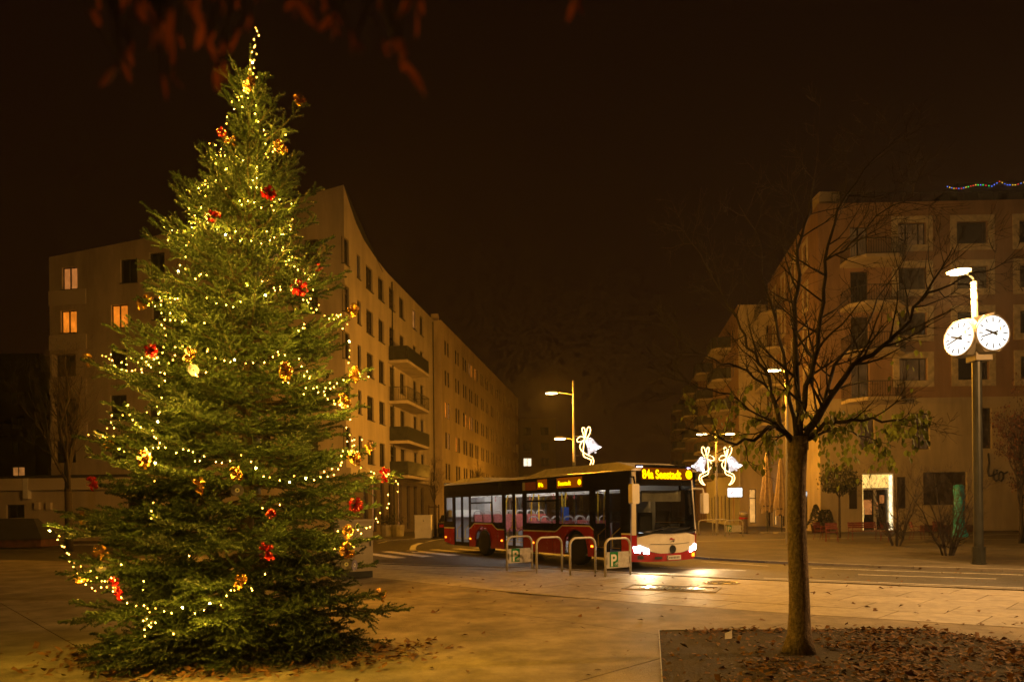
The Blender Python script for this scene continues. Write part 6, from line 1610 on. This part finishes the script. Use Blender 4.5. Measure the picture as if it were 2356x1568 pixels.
def bow_variants(m):
    out = []
    for sd in range(4):
        rr = random.Random(sd + (50 if m == 'red_foil' else 0)); b = MB(); k = 11 if sd < 2 else 7
        for i in range(k):
            a = 2 * PI * i / k + rr.uniform(-.3, .3); e = rr.uniform(-.3, .9)
            ribbon_loop(b, (math.cos(a), -.55 * abs(math.sin(e)) - .25, math.sin(a)), rr.uniform(.085, .125), rr.uniform(.036, .055), m, rr.uniform(-.7, .7))
        for i in range(2): ribbon_tail(b, (rr.uniform(-.7, .7), -.2, -1 if sd != 1 else rr.uniform(-1, .2)), rr.uniform(.07, .12), .04, m)
        b.lathe([(.004, -.02), (.018, 0), (.004, .02)], m, 6); out.append(b.mesh('bow'))
    return out
GB, RB = bow_variants('gold_foil'), bow_variants('red_foil')
gold = [(578, 195, 'gold bow just below the bare tree leader'), (690, 232, 'gold bow on the lone sprig sticking out right near the top'), (645, 336, 'gold bow on the right edge below the lone sprig'), (527, 318, 'gold bow on the left edge beside a small red bow near the top'),
    (333, 696, 'gold bow at the left edge level with the lit orange windows'), (815, 715, 'gold bow at the right branch tip before the house corner'), (203, 825, 'loose gold ribbon on the far left branch tip at mid height'), (440, 818, 'gold bow with a hanging disc left of the bright swag bulb'),
    (660, 853, 'gold bow under the swag right of the tree centre'), (820, 862, 'gold bow with bulbs on the right branch tip at mid height'), (790, 918, 'gold bow inside the right edge just below mid height'), (255, 1021, 'shiny gold bow at the end of the left lower-middle branch'),
    (335, 1055, 'small gold bow beside the very bright left bulb'), (546, 1090, 'large gold bow in the lower centre with a disc below'), (465, 1115, 'gold bow left of the large lower-centre bow'), (852, 1028, 'gold bow on the right tip against the house windows'),
    (815, 1052, 'gold bow with bulbs just left of the right red bow'), (190, 1192, 'gold bow on the left branch above the lowest garland start'), (232, 1268, 'gold bow with a clear disc at the lower left'), (183, 1328, 'brightly lit gold bow at the lowest left garland'),
    (800, 1222, 'gold bow with bulbs beside the utility cabinet'), (797, 1266, 'gold bow above the two discs at the lower right'), (557, 1335, 'small gold bow low in the tree centre'), (877, 1366, 'gold bow on the lowest right branch over the concrete')]
red = [(510, 305, 'small red bow near the top left edge'), (618, 447, 'large red bow right of the trunk on the upper tree'), (491, 497, 'red bow left of the trunk on the upper tree'), (733, 617, 'small red bow on the right sprig beside the corner house'), (690, 662, 'large red bow at the right edge of the upper middle'),
    (350, 808, 'red bow at the left end of the middle swag'), (885, 1090, 'red bow at the outermost right branch before the balconies'), (214, 1108, 'red bow on the left branch against the pavilion'), (818, 1160, 'red bow with pointed ends above the utility cabinet'),
    (625, 1180, 'dim red bow deep in the lower right of the tree'), (615, 1265, 'dark red bow low in the shaded right half'), (277, 1362, 'red bow hanging on the lowest left garland'), (262, 1338, 'small red bow beside the lowest left bulbs')]
def place_bow(i, u, v, lab, V_, nm, grp, sc):
    p = on_fir(u, v, .07); o = obj(nm, V_[i % 4], loc=p, label=lab, cat='ribbon bow', group=grp); r_ = random.Random(i * 7 + len(nm))
    o.rotation_euler = (r_.uniform(-.3, .3), r_.uniform(-.8, .8), r_.uniform(-.5, .5)); s = sc * r_.uniform(.9, 1.15); o.scale = (s, s, s)
for i, (u, v, lab) in enumerate(gold): place_bow(i, u, v, lab, GB, 'gold_bow', 'gold ribbon bows on the tree', .74)
for i, (u, v, lab) in enumerate(red): place_bow(i, u, v, lab, RB, 'red_bow', 'red ribbon bows on the tree', .76 if 'small' not in lab and 'dim' not in lab else .56)
mat('disc_foil', (.40, .36, .52), .22, metal=.5, var=.35, scale=22)
b = MB(); v = []; n = 32
for r_ in (.009, .022, .060):
    for k in range(n): a = 2 * PI * k / n; v.append((r_ * math.cos(a), 0, r_ * math.sin(a)))
b.raw(v, [(i * n + k, i * n + (k + 1) % n, (i + 1) * n + (k + 1) % n, (i + 1) * n + k) for i in range(2) for k in range(n)], 'disc_foil')
b.m[:n] = [b.mi('plastic_white')] * n
b.raw([(x, y + .0012, z) for x, y, z in v[2 * n:]], [tuple(range(n))], 'disc_foil') if False else None
disc_me = b.mesh('disc')
for u, v, rz, lab in ((445, 851, 55, 'violet-shimmering disc under the gold bow left of the bright swag bulb'), (546, 1127, 20, 'pale disc hanging below the large lower-centre gold bow'), (232, 1302, 5, 'clear silvery disc hanging under a gold bow at lower left'), (797, 1297, 25, 'violet disc under the lower-right gold bow beside the cabinet'), (816, 1299, 72, 'disc seen nearly edge-on beside the violet disc')):
    p = on_fir(u, v, .06); o = obj('hanging_disc', disc_me, loc=p, rz=R(rz), label=lab, cat='disc', group='discs hung on the Christmas tree')
# ================================================================== damp night air
m = bpy.data.materials.new('haze'); m.use_nodes = True
n_, l_ = m.node_tree.nodes, m.node_tree.links; n_.clear()
ho = n_.new('ShaderNodeOutputMaterial'); hv = n_.new('ShaderNodeVolumePrincipled')
hv.inputs['Color'].default_value = (.9, .9, .9, 1); hv.inputs['Density'].default_value = .00045; hv.inputs['Anisotropy'].default_value = .35
l_.new(hv.outputs[0], ho.inputs['Volume']); MATS['haze'] = m
b = MB(); b.box((-110, -45, -1.2), (110, 170, 27), 'haze'); hz = b.build('haze', kind='stuff'); hz['label'] = 'thin damp night haze around the street lamps'
